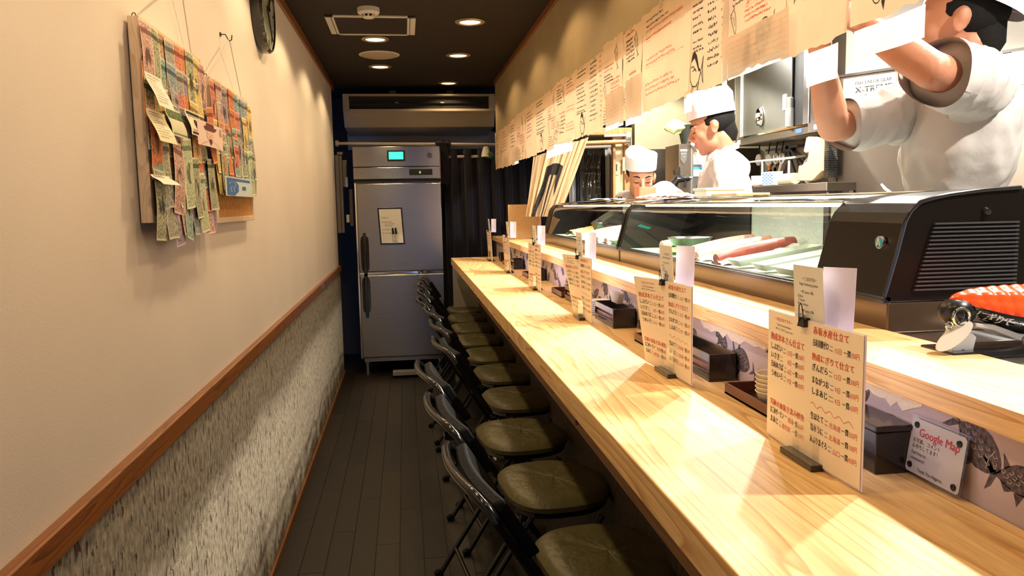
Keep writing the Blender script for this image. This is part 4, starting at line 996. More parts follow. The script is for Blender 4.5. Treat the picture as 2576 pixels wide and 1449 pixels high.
seqB = [['yellow', 'grey', 'blue', 'teal', 'blue', 'orange', 'brown', 'purple', 'pink', 'red'], ['grey', 'brown', 'yellow', 'purple', 'red', 'orange', 'yellow', 'green', 'green', 'green'], ['pale green', 'teal', 'teal', 'green', 'grey', 'teal', 'grey', 'orange', 'orange', 'yellow'], ['green', 'pale green', 'pale green', 'pink', 'pale green', 'red', 'red', 'green', 'green', 'yellow']]
def fill(bd, seq, bname, ztop, dz):
    y0, y1 = bd[0]-.014, bd[1]+.004; n = len(seq[0])
    for r, rowc in enumerate(seq):
        for c, col in enumerate(rowc):
            y = y1-.028-(y1-y0-.056)*(c/(n-1))                 # first = far side; counted from the right in the photo
            z = ztop-r*dz+rn.uniform(-.008, .004); x = BX+.0012+.0018*r+.0014*(c % 3)
            banknote(col, y, z, x, rn.uniform(-.07, .07), '%s banknote, %s row of the %s board, %s from its far side' % (col, ['top', 'second', 'third', 'fourth', 'fifth', 'bottom'][r] if len(seq) > 4 else ['top', 'second', 'third', 'bottom'][r], bname, onm[c]))
fill(A, seqA, 'larger', A[3]-.006, .060); fill(Bq, seqB, 'smaller', Bq[3]-.006, .056)
# loose ends hanging low and a few featured notes
banknote('purple', 1.86, 1.470, BX+.012, .1, 'purple banknote dangling lowest under the near corner of the larger board', 1.0)
banknote('teal', 1.95, 1.480, BX+.014, -.15, 'teal banknote dangling below the larger board', 1.)
banknote('green', 2.02, 1.530, BX+.016, .05, 'green banknote hanging in front at the bottom of the larger board', 1.)
banknote('pale green', 1.945, 1.570, BX+.018, .08, 'pale green banknote overlapping others low on the larger board', 1.1)
banknote('pink', 1.88, 1.555, BX+.016, -.12, 'pink and green banknote low at the near side of the larger board', 1.1)
banknote('green', 2.17, 1.535, BX+.018, .04, 'small green banknote at the low far corner of the larger board', .9)
banknote('orange', 2.20, 1.675, BX+.016, .12, 'long orange banknote curling off the far edge of the larger board', 1.)
def slip(name, y, z, w, h, lab, mt, curl=.02, lines_=10, x=BX+.020, inkm=None):
    t = thing(name, (x, y, z), lab, 'note' if name == 'handwritten_note' else 'banknote')
    f = lambda u, v: Vector((x+curl*(1-v/h)**2+.004*math.sin(v/h*5), y-w/2+u, z-h+v))
    MB().slab(lambda a, b: f(a*w, b*h), 6, 8, (-.0004, 0, 0), 1).build('paper', mt, t, smooth=True)
    if lines_:
        m = MB()
        for k in range(lines_): scrib(m, w*.1, h*.9-k*h*.085, w*.75*rn.uniform(.6, 1), h*.04, lambda u, v: f(u, v)+Vector((.0006, 0, 0)), .0008, rn)
        m.build('handwriting', inkm or M_grey, t)
    return t, f
M_note = mat('off_white_note', (.82, .78, .70), .8); M_note2 = mat('cream_note', (.80, .72, .52), .8)
def slp(nm, x0, y0, x1, y1, *a, **k):
    p, q = onX(x0, y0, BX+.02), onX(x1, (y0+y1)/2, BX+.02); r_ = onX(x0, y1, BX+.02)
    return slip(nm, (p.y+q.y)/2, p.z, q.y-p.y, p.z-r_.z, *a, **k)
slp('handwritten_note', 369, 178, 412, 262, 'white handwritten note pinned over the near upper part of the larger board', M_note)
slp('handwritten_note', 372, 270, 420, 352, 'cream handwritten note pinned below the white one on the larger board', M_note2)
slp('handwritten_note', 384, 438, 430, 463, 'narrow pale note slanting across the dark banknotes', M_note, lines_=3)
t, f = slp('banknote', 418, 265, 458, 338, 'large dark green banknote back facing out on the larger board', mat('dollar_back', (.62, .62, .46), .8), .01, 0)
f0 = f; w_, h_ = onX(458, 300, BX+.02).y-onX(418, 300, BX+.02).y, onX(418, 265, BX+.02).z-onX(418, 338, BX+.02).z
f = lambda u, v: f0(u/.085*w_, v/.080*h_)
MB().poly([(.006, .006), (.079, .006), (.079, .074), (.006, .074)], lambda u, v: f(u, v)+Vector((.0006, 0, 0))).build('engraved_print', mat('green_engraving', (.11, .16, .07), .8, var=.7, vscale=120), t)
t, f1 = slp('banknote', 468, 272, 505, 336, 'black and cream banknote with numeral beside the portrait banknote', mat('dollar_front', (.72, .68, .52), .8), .01, 0)
w2, h2 = onX(505, 300, BX+.02).y-onX(468, 300, BX+.02).y, onX(468, 272, BX+.02).z-onX(468, 336, BX+.02).z
m = MB(); e_ = lambda u, v: f1(u/.075*w2, v/.085*h2)+Vector((.0006, 0, 0))
m.poly([(.006, .070), (.069, .070), (.069, .080), (.006, .080)], e_); m.poly([(.006, .005), (.069, .005), (.069, .012), (.006, .012)], e_); m.rib([(.012, .018), (.012, .066), (.064, .066), (.064, .018)], .002, e_, closed=True)
m.poly([(.038+.012*math.cos(a), .040+.018*math.sin(a)) for a in [i*PI/6 for i in range(12)]], e_); write(m, '100', .045, .020, .012, e_); m.build('engraved_print', M_ink, t)
# portrait banknote between the boards
x = BX+.030
pk = onX(555, 350, x)
t = thing('banknote', (x, pk.y, 1.56), 'pink 5000 banknote with a bearded man in a dark horsehair hat, overlapping both boards', 'banknote')
z0_, z1_ = onX(505, 362, x).z-.002, onX(505, 303, x).z
ya_, yb_ = onX(497, 330, x).y, onX(558, 330, x).y   # along the wall
w_, h_ = yb_-ya_, z1_-z0_
def PK(u, v, d=0.): return Vector((x+d+.006*math.sin(u/w_*3), yb_-w_+u, z0_+v))   # u grows away from the camera = rightwards in the photo
MB().grid(lambda a, b: PK(a*w_, b*h_), 8, 6).build('paper', mat('pale_pink_note', (.80, .62, .56), .7), t, smooth=True)
e_ = lambda a, b: PK(a*w_, b*h_, .0008); e2 = lambda a, b: PK(a*w_, b*h_, .0012)
MB().poly([(.28, .62), (.50, .64), (.52, .40), (.44, .26), (.38, .24), (.32, .30), (.27, .42)], e_).build('portrait_face', mat('note_face_pink', (.78, .54, .44), .8), t)
mm = MB(); mm.poly([(.18, .82), (.22, .70), (.30, .66), (.50, .66), (.60, .72), (.66, .84), (.54, .82), (.52, .97), (.26, .97), (.26, .83)], e2); mm.poly([(.34, .30), (.40, .34), (.45, .28), (.42, .12), (.38, .10)], e2)
mm.rib([(.34, .40), (.39, .42), (.44, .40)], .012, lambda a, b: PK(a*w_, b*h_, .0013)); mm.rib([(.29, .52), (.34, .53)], .012, lambda a, b: PK(a*w_, b*h_, .0013)); mm.rib([(.42, .53), (.47, .52)], .012, lambda a, b: PK(a*w_, b*h_, .0013)); mm.rib([(.38, .52), (.37, .44), (.40, .43)], .007, lambda a, b: PK(a*w_, b*h_, .0013))
mm.rib([(.10, .04), (.22, .16), (.34, .22), (.40, .08), (.47, .24), (.70, .14), (.82, .04)], .010, lambda a, b: PK(a*w_, b*h_, .0013))
mm.build('portrait_hat_and_beard', mat('maroon_print', (.13, .035, .03), .8), t)
mm = MB(); vs, fs, gw = glyphs('5000'); k_ = .34/gw
mm.add([PK((.80+yy*k_*.9)*w_, (.93-xx*k_)*h_, .0013) for xx, yy in vs], fs); mm.build('numeral', M_ink, t)
x = BX+.030; t = thing('banknote', (x, 2.62, 1.42), 'blue and white banknote with a round owl-like emblem over the bare cork', 'banknote')
q0, q1 = onX(568, 480, x), onX(633, 470, x); zt_ = onX(568, 442, x).z; zb_ = onX(568, 492, x).z
w_, h_ = q1.y-q0.y, zt_-zb_
def PK(u, v, d=0.): return Vector((x+d, q0.y+u*w_, zb_+v*h_))
MB().grid(lambda a, b: PK(a, b), 4, 4).build('paper', mat('pale_blue_note', (.55, .66, .74), .7), t)
MB().poly([(.05, .05), (.30, .03), (.45, .25), (.46, .6), (.34, .8), (.05, .92)], lambda a, b: PK(a, b, .0008)).poly([(.05, .80), (.92, .80), (.92, .93), (.05, .93)], lambda a, b: PK(a, b, .0009)).build('blue_print', mat('strong_blue_print', (.05, .15, .42), .7), t)
MB().rib([(.12, .62), (.18, .74), (.30, .74), (.36, .6), (.28, .45), (.30, .2)], .02, lambda a, b: PK(a, b, .0012)).rib([(.2, .2), (.16, .4), (.22, .5)], .02, lambda a, b: PK(a, b, .0012)).build('light_print', mat('light_blue_print', (.35, .5, .8), .7), t)
MB().poly([(.60, .35), (.74, .35), (.74, .55), (.60, .55)], lambda a, b: PK(a, b, .001)).build('teal_emblem', mat('teal_print', (.02, .22, .20), .7), t)
# clock
t = thing('wall_clock', (XL, 3.33, 2.20), 'round black-rimmed wall clock with mottled silver face high on the left wall', 'clock')
cc = (XL, 3.30, 2.195)
MB().lathe([(0, 0), (.166, 0), (.170, .006), (.170, .036), (.163, .044), (.157, .044), (.155, .036), (0, .036)], cc, 56, 'X').build('case', M_blackg, t, smooth=True)
MB().lathe([(0, .038), (.156, .038), (.156, .036)], cc, 48, 'X').build('dial', mat('mottled_silver_dial', (.40, .42, .32), .35, .3, bump=.4, bscale=30, var=.45, vscale=14), t)
m = MB()
for k in range(12):
    a = k*PI/6; m.prism([(cc[1]+rr*math.sin(a)+dd*math.cos(a), cc[2]+rr*math.cos(a)-dd*math.sin(a)) for rr, dd in ((.118, -.004), (.140, -.004), (.140, .004), (.118, .004))], 'X', cc[0]+.0383, cc[0]+.0395)
m.build('hour_marks', M_ink, t)
m = MB().tube([(cc[0]+.042, cc[1]-.02, cc[2]+.01), (cc[0]+.042, cc[1]+.075, cc[2]-.11)], .0028, 6).tube([(cc[0]+.044, cc[1], cc[2]), (cc[0]+.044, cc[1]+.04, cc[2]+.055)], .0035, 6).cyl((cc[0]+.038, cc[1], cc[2]), (cc[0]+.050, cc[1], cc[2]), .008, 10)
m.build('hands', M_ink, t)
# ================================================================ DISPLAY CASES
M_case = mat('black_case_plastic', (.007, .006, .006), .3, spec=.4)
M_case2 = mat('dark_brown_housing', (.006, .004, .003), .35, spec=.2)
M_trimc = mat('dark_chrome_trim', (.09, .085, .08), .18, .9)
M_foam = mat('grey_green_insulation', (.44, .50, .45), .8, bump=.9, bscale=70)
M_greenmat = mat('green_mat', (.25, .46, .25), .6); M_traym = mat('pale_celadon_tray', (.48, .52, .45), .35)
prof = [(.900, 1.208), (.922, 1.285), (.938, 1.350), (.949, 1.370), (.968, 1.386), (1.000, 1.394), (1.03, 1.399), (1.10, 1.406), (1.176, 1.410), (1.25, 1.410)]
def case(y0, y1, lab, hous=None, endh=None):
    t = thing('display_case', (1.08, (y0+y1)/2, 1.14), lab, 'display case', 'refrigerated sushi display cases on the counter')
    box('base', mat('bronze_mirror_base_%d' % int(y0), (.13, .085, .055), .18, .7), .905, 1.27, y0, y1, 1.1405, 1.200, t, bevel=.003)
    m = MB().bb(.897, .912, y0, y1, 1.198, 1.212).bb(.893, .905, y0, y1, 1.203, 1.207); m.build('front_rail', M_trimc, t, bevel=.0015)
    box('floor_pan', M_traym, .912, 1.25, y0+.01, y1-.01, 1.200, 1.205, t); box('green_mat', M_greenmat, .915, 1.2, max(y0+.02, 2.6), min(y1-.05, 4.4), 1.205, 1.2065, t)
    box('back_rail', M_chrome, 1.225, 1.255, y0, y1, 1.398, 1.414, t, bevel=.002)
    ya = hous or y0+.02; yb = (endh or y1-.02)
    m = MB().grid(lambda a, b: (lambda i, f: Vector((prof[i][0]*(1-f)+prof[i+1][0]*f, ya+(yb-ya)*a, prof[i][1]*(1-f)+prof[i+1][1]*f)))(min(int(b*9), 8), b*9-min(int(b*9), 8)), 1, 9)
    m.build('curved_glass', M_glass, t, smooth=True)
    m = MB()
    m.tube([(.968, ya, 1.3905), (.968, yb, 1.3905)], .0035, 8); m.build('glass_edge_trim', M_chrome, t, smooth=True)
    def endplate(a, b, nm, mt):
        pl = [(x, z) for x, z in prof]+[(1.25, 1.20), (.905, 1.20)]
        pl = [(x-.003 if i < 5 else x, z+(.003 if i >= 4 and i < 10 else 0)) for i, (x, z) in enumerate(pl)]
        MB().prism(pl, 'Y', a, b).build(nm, mt, t, bevel=.003)
    endplate(y1-.022, y1, 'end_frame', M_case)
    if hous: endplate(y0, hous, 'machine_housing', M_case2)
    else: endplate(y0, y0+.022, 'end_frame', M_case)
    if endh: endplate(endh, y1-.024, 'machine_housing', M_case2)
    # back sliding panels
    n = 3; 
    for k in range(n):
        a = ya+(yb-ya)*k/n; b = ya+(yb-ya)*(k+1)/n
        box('back_panel', M_foam if k < 2 else M_case, 1.235, 1.245, a+.012, b-.012, 1.21, 1.392, t, bevel=.002)
        box('panel_frame', M_case, 1.228, 1.25, b-.014, b+.014, 1.21, 1.398, t)
    m = MB().cyl((1.0, ya+.05, 1.386), (1.0, yb-.05, 1.386), .006, 8); m.build('strip_lamp', mat('case_lamp_tube_%d' % int(y0), (.92, 1, .9), .5, emit=6), t, smooth=True)
    return t
case(1.345, 3.195, 'nearer black display case with a louvred machine housing, fish trays behind curved glass', hous=1.61)
case(3.215, 5.0, 'farther display case with green mat and wrapped fish behind curved glass', endh=4.86)
ca = [o for o in bpy.data.objects if o.name.startswith('display_case')][0]
# housing details of the near case
m = MB()
for k in range(17):
    z = 1.222+k*.0078
    xa = .952+(z-1.212)*.30
    m.prism([(xa, z), (1.17, z), (1.17, z+.0032), (xa+.001, z+.0032)], 'Y', 1.3385, 1.345)
m.build('louvre', mat('grey_black_louvre', (.05, .05, .055), .35), ca)
MB().lathe([(0, -.006), (.006, -.005), (.0085, 0), (.0085, .003)], (1.102, 1.343, 1.369), 20, 'Y').build('screw_cover', M_blackg, ca, smooth=True)
m = MB(); m.tube([(x-.004, 1.3435, z+.004) for x, z in prof[:9]], .004, 8); m.build('housing_edge', M_blackg, ca, smooth=True)
ec = onX(2228, 590, .932)
MB().lathe([(0, -.004), (.0125, -.0035), (.0135, 0), (.0135, .003)], (.9215, ec.y, 1.312), 28, 'X').build('maker_badge_rim', M_chrome, ca, smooth=True)
eb = MB().lathe([(0, -.0050), (.0105, -.0048), (.0105, -.002)], (.9215, ec.y, 1.312), 28, 'X').build('maker_badge', mat('badge_blue', (.03, .30, .48), .35), ca)
MB().poly([(ec.y+.006, 1.305), (ec.y+.004, 1.313), (ec.y+.001, 1.321), (ec.y-.002, 1.321), (ec.y-.005, 1.312), (ec.y-.0065, 1.305), (ec.y-.002, 1.308)], lambda u, v: Vector((.9162, u, v))).build('badge_bird', M_white, ca)
MB().poly([(ec.y+.0018, 1.304), (ec.y, 1.312), (ec.y+.001, 1.319), (ec.y-.0015, 1.313), (ec.y-.001, 1.304)], lambda u, v: Vector((.9158, u, v))).build('badge_wing', M_ink, ca)
q0, q1 = onX(2143, 692, .904), onX(2207, 704, .904)
def PLb(u, v): return Vector((.9035+(v)*.28, q0.y-u, 1.2245+v))
MB().poly([(0, 0), (.056, 0), (.056, .008), (0, .008)], PLb).build('name_strip', mat('pale_gold_strip', (.62, .55, .38), .4), ca)
m = MB(); m.poly([(.021, .0005), (.029, .0005), (.029, .0075), (.021, .0075)], lambda u, v: PLb(u, v)+Vector((-.0004, 0, 0))).poly([(.049, .0005), (.055, .0005), (.055, .0075), (.049, .0075)], lambda u, v: PLb(u, v)+Vector((-.0004, 0, 0)))
write(m, 'EKT', .005, .0015, .0075, lambda u, v: PLb(u, v)+Vector((-.0006, 0, 0)), bold=.0004); write(m, '特選鮮', .031, .0015, .0065, lambda u, v: PLb(u, v)+Vector((-.0006, 0, 0))); m.build('strip_lettering', M_ink, ca)
# contents
M_meat = mat('tuna_red_flesh', (.30, .05, .035), .35, var=.35, vscale=30); M_pinkf = mat('pale_pink_flesh', (.66, .34, .28), .4, var=.3, vscale=40)
M_film = mat('crumpled_white_film', (.72, .76, .76), .25, bump=.9, bscale=50); M_traym = mat('pale_celadon_tray', (.50, .56, .48), .35)
def fpack(y, lab, fm_, w=.05, h=.022, x0=.935, x1=1.21, tilt=.35, film=True):
    t = thing('fish_fillet', ((x0+x1)/2, y, 1.207), lab, 'fish')
    def T(s): return Vector((x0+(x1-x0)*s, y+tilt*.12*(s-.5), 1.216+.045*s))
    m = MB()
    if film:
        m.grid(lambda a, b: T(a)+Vector((0, (b-.5)*w*1.5+.003*math.sin(a*30), -.012+.016*math.sin(b*PI)+.004*math.sin(a*23+b*17))), 24, 10); m.build('wrapping_paper', M_film, t, smooth=True)
    m = MB().tube([T(s)+Vector((0, .002*math.sin(s*9), .006)) for s in [i/12 for i in range(13)]], [h*(.35+.65*math.sin(PI*(.08+.84*i/12))**.6) for i in range(13)], 12, sx=w/h*.42)
    m.build('flesh', fm_, t, smooth=True); return t
def ftray(y, lab, w=.085, x0=.925, x1=1.215, rise=.035, z=1.208):
    t = thing('steel_tray', ((x0+x1)/2, y, z), lab, 'tray')
    n = 14; pl = []
    def f(u, v): 
        s = abs(v-.5)*2; e = max(0, (s-.75)/.25); e2 = max(0, (abs(u-.5)*2-.9)/.1); k = max(e, e2)
        return Vector((x0+(x1-x0)*u, y+(v-.5)*w+.06*(u-.5), z+.002+rise*u+.022*k+(-.004 if k > .98 else 0)))
    MB().slab(f, 20, 12, (0, 0, .0015), 1).build('tray', M_traym, t, smooth=True); return t
fpack(2.55, 'long pink fillet on white paper beside the steel bowl', M_pinkf, .055); fpack(2.42, 'second pink fish block on white paper', M_pinkf, .05)
fpack(2.26, 'dark red tuna block in the middle of the nearer case', M_meat, .060, .026)
ftray(2.13, 'celadon tray leaning right of the tuna block'); ftray(1.97, 'celadon tray next to the nearest one'); ftray(1.84, 'wide white-filled tray nearest the machine housing', .11)
t = thing('ice_pack', (1.05, 1.78, 1.207), 'bright white pack lying in the nearest tray', 'pack')
MB().grid(lambda a, b: Vector((.93+.26*a, 1.69+.17*b+.03*a, 1.226+.035*a+.006*math.sin(a*9)*math.sin(b*7))), 14, 12).build('pack', M_film, t, smooth=True)
t = thing('steel_bowl', (1.06, 2.75, 1.207), 'small shiny steel mixing bowl in the nearer display case', 'bowl')
bc = (1.05, 2.76, 1.222)
MB().lathe([(0, .001), (.035, 0), (.060, .014), (.078, .040), (.083, .042), (.083, .044), (.077, .043), (.058, .017), (.034, .003), (0, .003)], bc, 36).build('bowl', M_steel, t, smooth=True)
MB().lathe([(0, .0), (.03, .004), (.06, .002)], (bc[0], bc[1], bc[2]+.022), 20).build('contents', M_meat, t, smooth=True)
t = thing('garnish', (1.0, 2.9, 1.207), 'pale pink shrimp pieces on the green mat beside the bowl', 'seafood')
for k in range(4): MB().tube([(.98+.02*k, 2.86+.03*k+.02*math.cos(a), 1.222+.02*math.sin(a)) for a in [i*.5 for i in range(7)]], [.008, .009, .010, .009, .008, .006, .004], 8).build('shrimp', mat('shrimp_pink_%d' % k, (.78, .45, .36), .4), t, smooth=True)
t = thing('leaf_garnish', (1.0, 2.72, 1.207), 'yellow-green leaves on the mat under the bowl', 'leaves'); m = MB()
for k in range(14):
    a = k*1.9; m.slab(lambda u, v: Vector((.965+.03*math.cos(a)*u+.02*(v-.5), 2.70+.035*math.sin(a)*u+.02*(v-.5)*math.cos(a), 1.210+.014*math.sin(u*3)+.002*k*.3)), 3, 2, (0, 0, .0008), 1)
m.build('leaves', mat('lettuce_green', (.30, .42, .10), .5), t)
# far case
for k, (y, lab) in enumerate(((3.55, 'wrapped pink fish pack nearest in the farther case'), (3.72, 'second wrapped fish pack in the farther case'), (3.90, 'third wrapped fish pack in the farther case'), (4.08, 'fourth wrapped fish pack in the farther case'))): fpack(y, lab, M_pinkf, .07, .02, .93, 1.2)
ftray(3.45, 'glass-edged tray in the farther case above the green mat', .10)
t = thing('foil_block', (1.08, 4.45, 1.207), 'golden brown wrapped block in the dark end of the farther case', 'package')
MB().grid(lambda a, b: Vector((.95+.24*a, 4.28+.26*b, 1.214+.07*math.sin(b*PI)*(.4+.6*a)+.004*math.sin(a*31+b*23))), 20, 14).build('wrapping', mat('gold_brown_wrap', (.34, .22, .06), .35, bump=.8, bscale=60), t, smooth=True)
t = thing('black_container', (1.15, 4.25, 1.207), 'black rectangular container tilted in the farther case', 'container')
MB().bb(1.05, 1.20, 4.13, 4.25, 1.25, 1.33, Matrix.Translation((1.125, 4.19, 1.29)) @ Euler((0, -.5, .3)).to_matrix().to_4x4() @ Matrix.Translation((-1.125, -4.19, -1.29))).build('tub', M_blackg, t, bevel=.004)
# kitchen worktop under the cases
t = thing('prep_bench', (1.2, 2, .15), 'stainless steel bench carrying the display cases', 'bench')
box('bench_top', M_steel, .908, 1.26, -.9, 5.2, 1.10, 1.140, t, bevel=.002); box('cabinet', M_steel, .95, 1.24, -.9, 5.2, .15, 1.10, t)
# things lying on the cases
TZ = 1.4155
t = thing('wooden_box', (1.15, 3.45, TZ), 'orange-brown wooden box standing on the display case before the bowing chef', 'box')
w0, w1 = onX(1602, 505, 1.13), onX(1645, 505, 1.13)
D_ = (w0-CO).dot(fwd); sz = 42/F*D_
bxm = MB(); 
for a, b, c, d in ((0, .006, 0, 1), (.994, 1, 0, 1)): pass
x0_, y0_ = w0.x, w0.y
bxm.bb(x0_-.0, x0_+.006, y0_-sz*.5, y0_+sz*.5, TZ, TZ+.056).bb(x0_+sz*.95, x0_+sz*.95+.006, y0_-sz*.5, y0_+sz*.5, TZ, TZ+.056).bb(x0_+.006, x0_+sz*.95, y0_-sz*.5, y0_-sz*.5+.006, TZ, TZ+.056).bb(x0_+.006, x0_+sz*.95, y0_+sz*.5-.006, y0_+sz*.5, TZ, TZ+.056).bb(x0_+.006, x0_+sz*.95, y0_-sz*.5+.006, y0_+sz*.5-.006, TZ, TZ+.006)
bxm.build('box_walls', mat('terracotta_wood', (.52, .19, .09), .5), t, bevel=.001)
M_pcl = mat('pink_striped_cloth', (.85, .52, .62), .7, var=.35, vscale=25, bump=.5, bscale=60)
for k, (px_, lab) in enumerate(((1650, 'crumpled pink and white cloth left of the white container'), (1700, 'second crumpled pink and white cloth on the display case'))):
    c = onX(px_, 500, 1.16)
    t = thing('folded_cloth', (c.x, c.y, TZ), lab, 'cloth', 'pink and white cloths on the display case')
    MB().slab(lambda a, b: Vector((c.x-.06+.12*a, c.y-.13+.25*b, TZ+.001+.012*math.sin(a*PI)*math.sin(b*PI)+.006*abs(math.sin(a*7+b*9+k)))), 16, 20, (0, 0, .003), 1).build('cloth', M_pcl, t, smooth=True)
c = onX(1800, 490, 1.15)
t = thing('white_container', (c.x, c.y, TZ), 'plain white lidded container on the display case before the standing chef', 'container')
wc = 100/F*(c-CO).dot(fwd)
box('tub', M_white, c.x-.06, c.x-.06+wc, c.y-.06, c.y+.06, TZ, TZ+.022, t, bevel=.003); box('lid', M_white, c.x-.065, c.x-.055+wc, c.y-.065, c.y+.065, TZ+.022, TZ+.031, t, bevel=.002)
c = onX(1870, 492, 1.18)
t = thing('cutting_board', (c.x, c.y, TZ), 'thin pale wooden board lying on the display case', 'board')
MB().prism([(c.x-.07, c.y-.1), (c.x+.05, c.y-.1), (c.x+.07, c.y+.02), (c.x+.05, c.y+.12), (c.x-.07, c.y+.12)], 'Z', TZ, TZ+.008).build('board', M_shelfw, t, bevel=.002)
for k, (px_, lab) in enumerate(((1510, 'white paper strips on the far display case'), (1545, 'white paper beside the black tongs'))):
    c = onX(px_, 507, 1.12); t = thing('paper_strip', (c.x, c.y, TZ), lab, 'paper')
    MB().slab(lambda a, b: Vector((c.x-.05+.1*a, c.y-.06+.12*b, TZ+.001+.012*a*b+.004*math.sin(a*5+k))), 6, 6, (0, 0, .0008), 1).build('strip', M_white, t)
c = onX(1560, 505, 1.10); t = thing('tongs', (c.x, c.y, TZ), 'black tongs lying on the far display case', 'tongs')
MB().tube([(c.x-.03, c.y-.08, TZ+.008), (c.x, c.y, TZ+.012), (c.x+.05, c.y+.1, TZ+.008)], [.005, .007, .006], 8).tube([(c.x-.015, c.y-.08, TZ+.008), (c.x+.012, c.y, TZ+.012), (c.x+.05, c.y+.1, TZ+.008)], [.005, .007, .006], 8).build('arms', M_blackg, t, smooth=True)
# ================================================================ GIANT LURE (right foreground)
LY = 1.14
c0 = onY(2397, 751, LY); D_ = (c0-CO).dot(fwd); k_ = D_/F
t = thing('fishing_lure', (c0.x+.12, LY, 1.14), 'giant display lure with ridged orange top and black body, right foreground', 'lure')
Lb = .30
def shp(s): return math.sin(PI*(.0015+.97*s))**.62
def zb(s): return c0.z-.002-.031*math.sin(PI*s)
xs0 = c0.x-.003; BD, BW = .033, .040
m = MB().grid(lambda u, v: Vector((xs0+Lb*u, LY+BW*shp(u)*math.cos(PI+PI*v), zb(u)+.003+BD*shp(u)*math.sin(PI+PI*v))), 28, 16)
m.grid(lambda u, v: Vector((xs0+Lb*u, LY-BW*shp(u)+2*BW*shp(u)*v, zb(u)+.003)), 28, 3)
m.build('black_body', M_blackg, t, smooth=True)
def orr(u, v):
    q = 1+.05*abs(math.sin(u*PI*14)); w = 1+.03*math.sin(v*PI*9)
    return Vector((xs0-.002+Lb*u, LY-(BW+.003)*shp(u)*math.cos(PI*v)*q*w, zb(u)+.050*shp(u)*math.sin(PI*v)*q*w))
MB().grid(orr, 130, 30).build('ridged_top', mat('orange_red_gloss', (.78, .075, .010), .22, coat=.6), t, smooth=True, ang=80)
ex, ez, eyy = c0.x-.006, c0.z-.026, LY-.026
MB().ell((ex+.014, LY, ez+.004), (.030, .026, .024), 20).build('snout', M_case, t, smooth=True)
MB().torus((ex, eyy-.003, ez), .0140, .0022).build('eye_ring', M_chrome, t, smooth=True)
MB().ell((ex, eyy+.003, ez), (.0130, .006, .0130), 20).build('eye', M_blackg, t, smooth=True)
MB().torus((ex-.018, eyy, ez-.014), .0060, .0014).build('nostril_ring', M_chrome, t, smooth=True)
def lip(u, v):
    a = 2*PI*v; L_ = .036; W_ = .0085
    cx_, cz_ = ex-.014, ez-.030; dx, dz = -.79, -.61
    q, r = L_*math.cos(a)*u, W_*math.sin(a)*u*(1.0)
    return Vector((cx_+dx*q-dz*r*.9, LY-.034-.010*math.sin(a)*u, cz_+dz*q+dx*r))
MB().slab(lip, 5, 28, (0, .003, 0), 1).build('diving_lip', mat('ivory_plastic', (.52, .50, .46), .4), t, smooth=True)
m = MB().prism([(ex+.008, ez-.016), (ex+.016, ez-.018), (ex+.030, ez-.030), (ex+.036, ez-.036), (ex+.030, ez-.062), (ex+.012, ez-.056), (ex-.012, ez-.072)], 'Y', LY-.020, LY+.012)
m.prism([(ex+.030, zb(.12)-BD*.75)]+[(xs0+Lb*s_, zb(s_)-BD*shp(s_)+.002) for s_ in (.2, .35, .5, .65, .8, .9)]+[(xs0+Lb*s_, zb(s_)-BD*shp(s_)-.010*shp(s_)) for s_ in (.9, .8, .65, .5, .35, .2)]+[(ex+.030, zb(.12)-BD*.75-.006)], 'Y', LY-.024, LY+.02)
m.build('white_cradle', mat('white_cradle_plastic', (.50, .50, .52), .4), t, bevel=.0015)
box('stand_base', M_blackg, ex-.02, ex+.30, LY-.04, LY+.04, 1.1405, ez-.056, t, bevel=.002)
MB().torus((ex+.105, LY-.044, 1.168), .0075, .0013).build('hook_ring', mat('dull_ring', (.12, .12, .11), .35, .8), t, smooth=True)
def PL(u, v):
    s_ = u/Lb; dz = max(-.97, min(.97, (v)/(BD*shp(s_)))); return Vector((xs0+u, LY-BW*shp(s_)*math.sqrt(1-dz*dz)-.0012, zb(s_)+.003+v))
m = MB(); write(m, 'にぎりて', .034, -.0210, .0165, PL, bold=.0012, wmax=.052); m.build('white_lettering', M_white, t)
m = MB(); write(m, '10th Anniversary', .092, -.020, .0075, PL); m.build('grey_lettering', M_grey, t)
# ================================================================ KITCHEN BACKGROUND
def Pl(mb_or_none=None): pass
# --- doorway at the far end of the kitchen
DY = 5.45
M_dframe = wood('orange_brown_door_frame', (.50, .27, .09), (.30, .14, .04), (20, 20, 2), .45)
M_door = mat('beige_sliding_door', (.52, .38, .22), .6, var=.05)
fr0, fr1 = onY(1500, 340, DY), onY(1588, 340, DY)
zt = fr0.z+.05
t = struct(MB().bb(fr1.x-.055, fr1.x, DY-.02, DY+.10, 0, zt).bb(1.0, fr1.x-.055, DY-.02, DY+.10, zt-.05, zt).build('trim_4', M_dframe, bevel=.003))
d1 = struct(box('door_1', M_door, onY(1548, 400, DY).x, fr1.x-.056, DY+.02, DY+.05, .15, zt-.052))
dx_ = onY(1552, 420, DY).x
box('door_stile', M_dframe, onY(1543, 400, DY).x, onY(1549, 400, DY).x, DY+.005, DY+.06, .15, zt-.052, d1)
pz0, pz1 = onY(1554, 440, DY).z, onY(1554, 402, DY).z
dh = box('door_pull', mat('recessed_pull', (.42, .32, .20), .4), onY(1547+3, 420, DY).x, onY(1557, 420, DY).x, DY+.014, DY+.021, pz0, pz1, d1, bevel=.001)
box('pull_slot', M_black, onY(1551, 420, DY).x, onY(1553.5, 420, DY).x, DY+.011, DY+.0145, pz0+.03, pz1-.03, dh)
box('hinge', mat('brass_hinge', (.75, .62, .35), .35, .5), onY(1564, 420, DY).x, onY(1569, 420, DY).x, DY-.028, DY-.018, onY(1566, 430, DY).z, onY(1566, 396, DY).z, t)
wr = struct(box('wall_passage', mat('passage_grey_wall', (.30, .30, .29), .8), .9, 2.2, 6.9, 6.96, 0, 2.402))
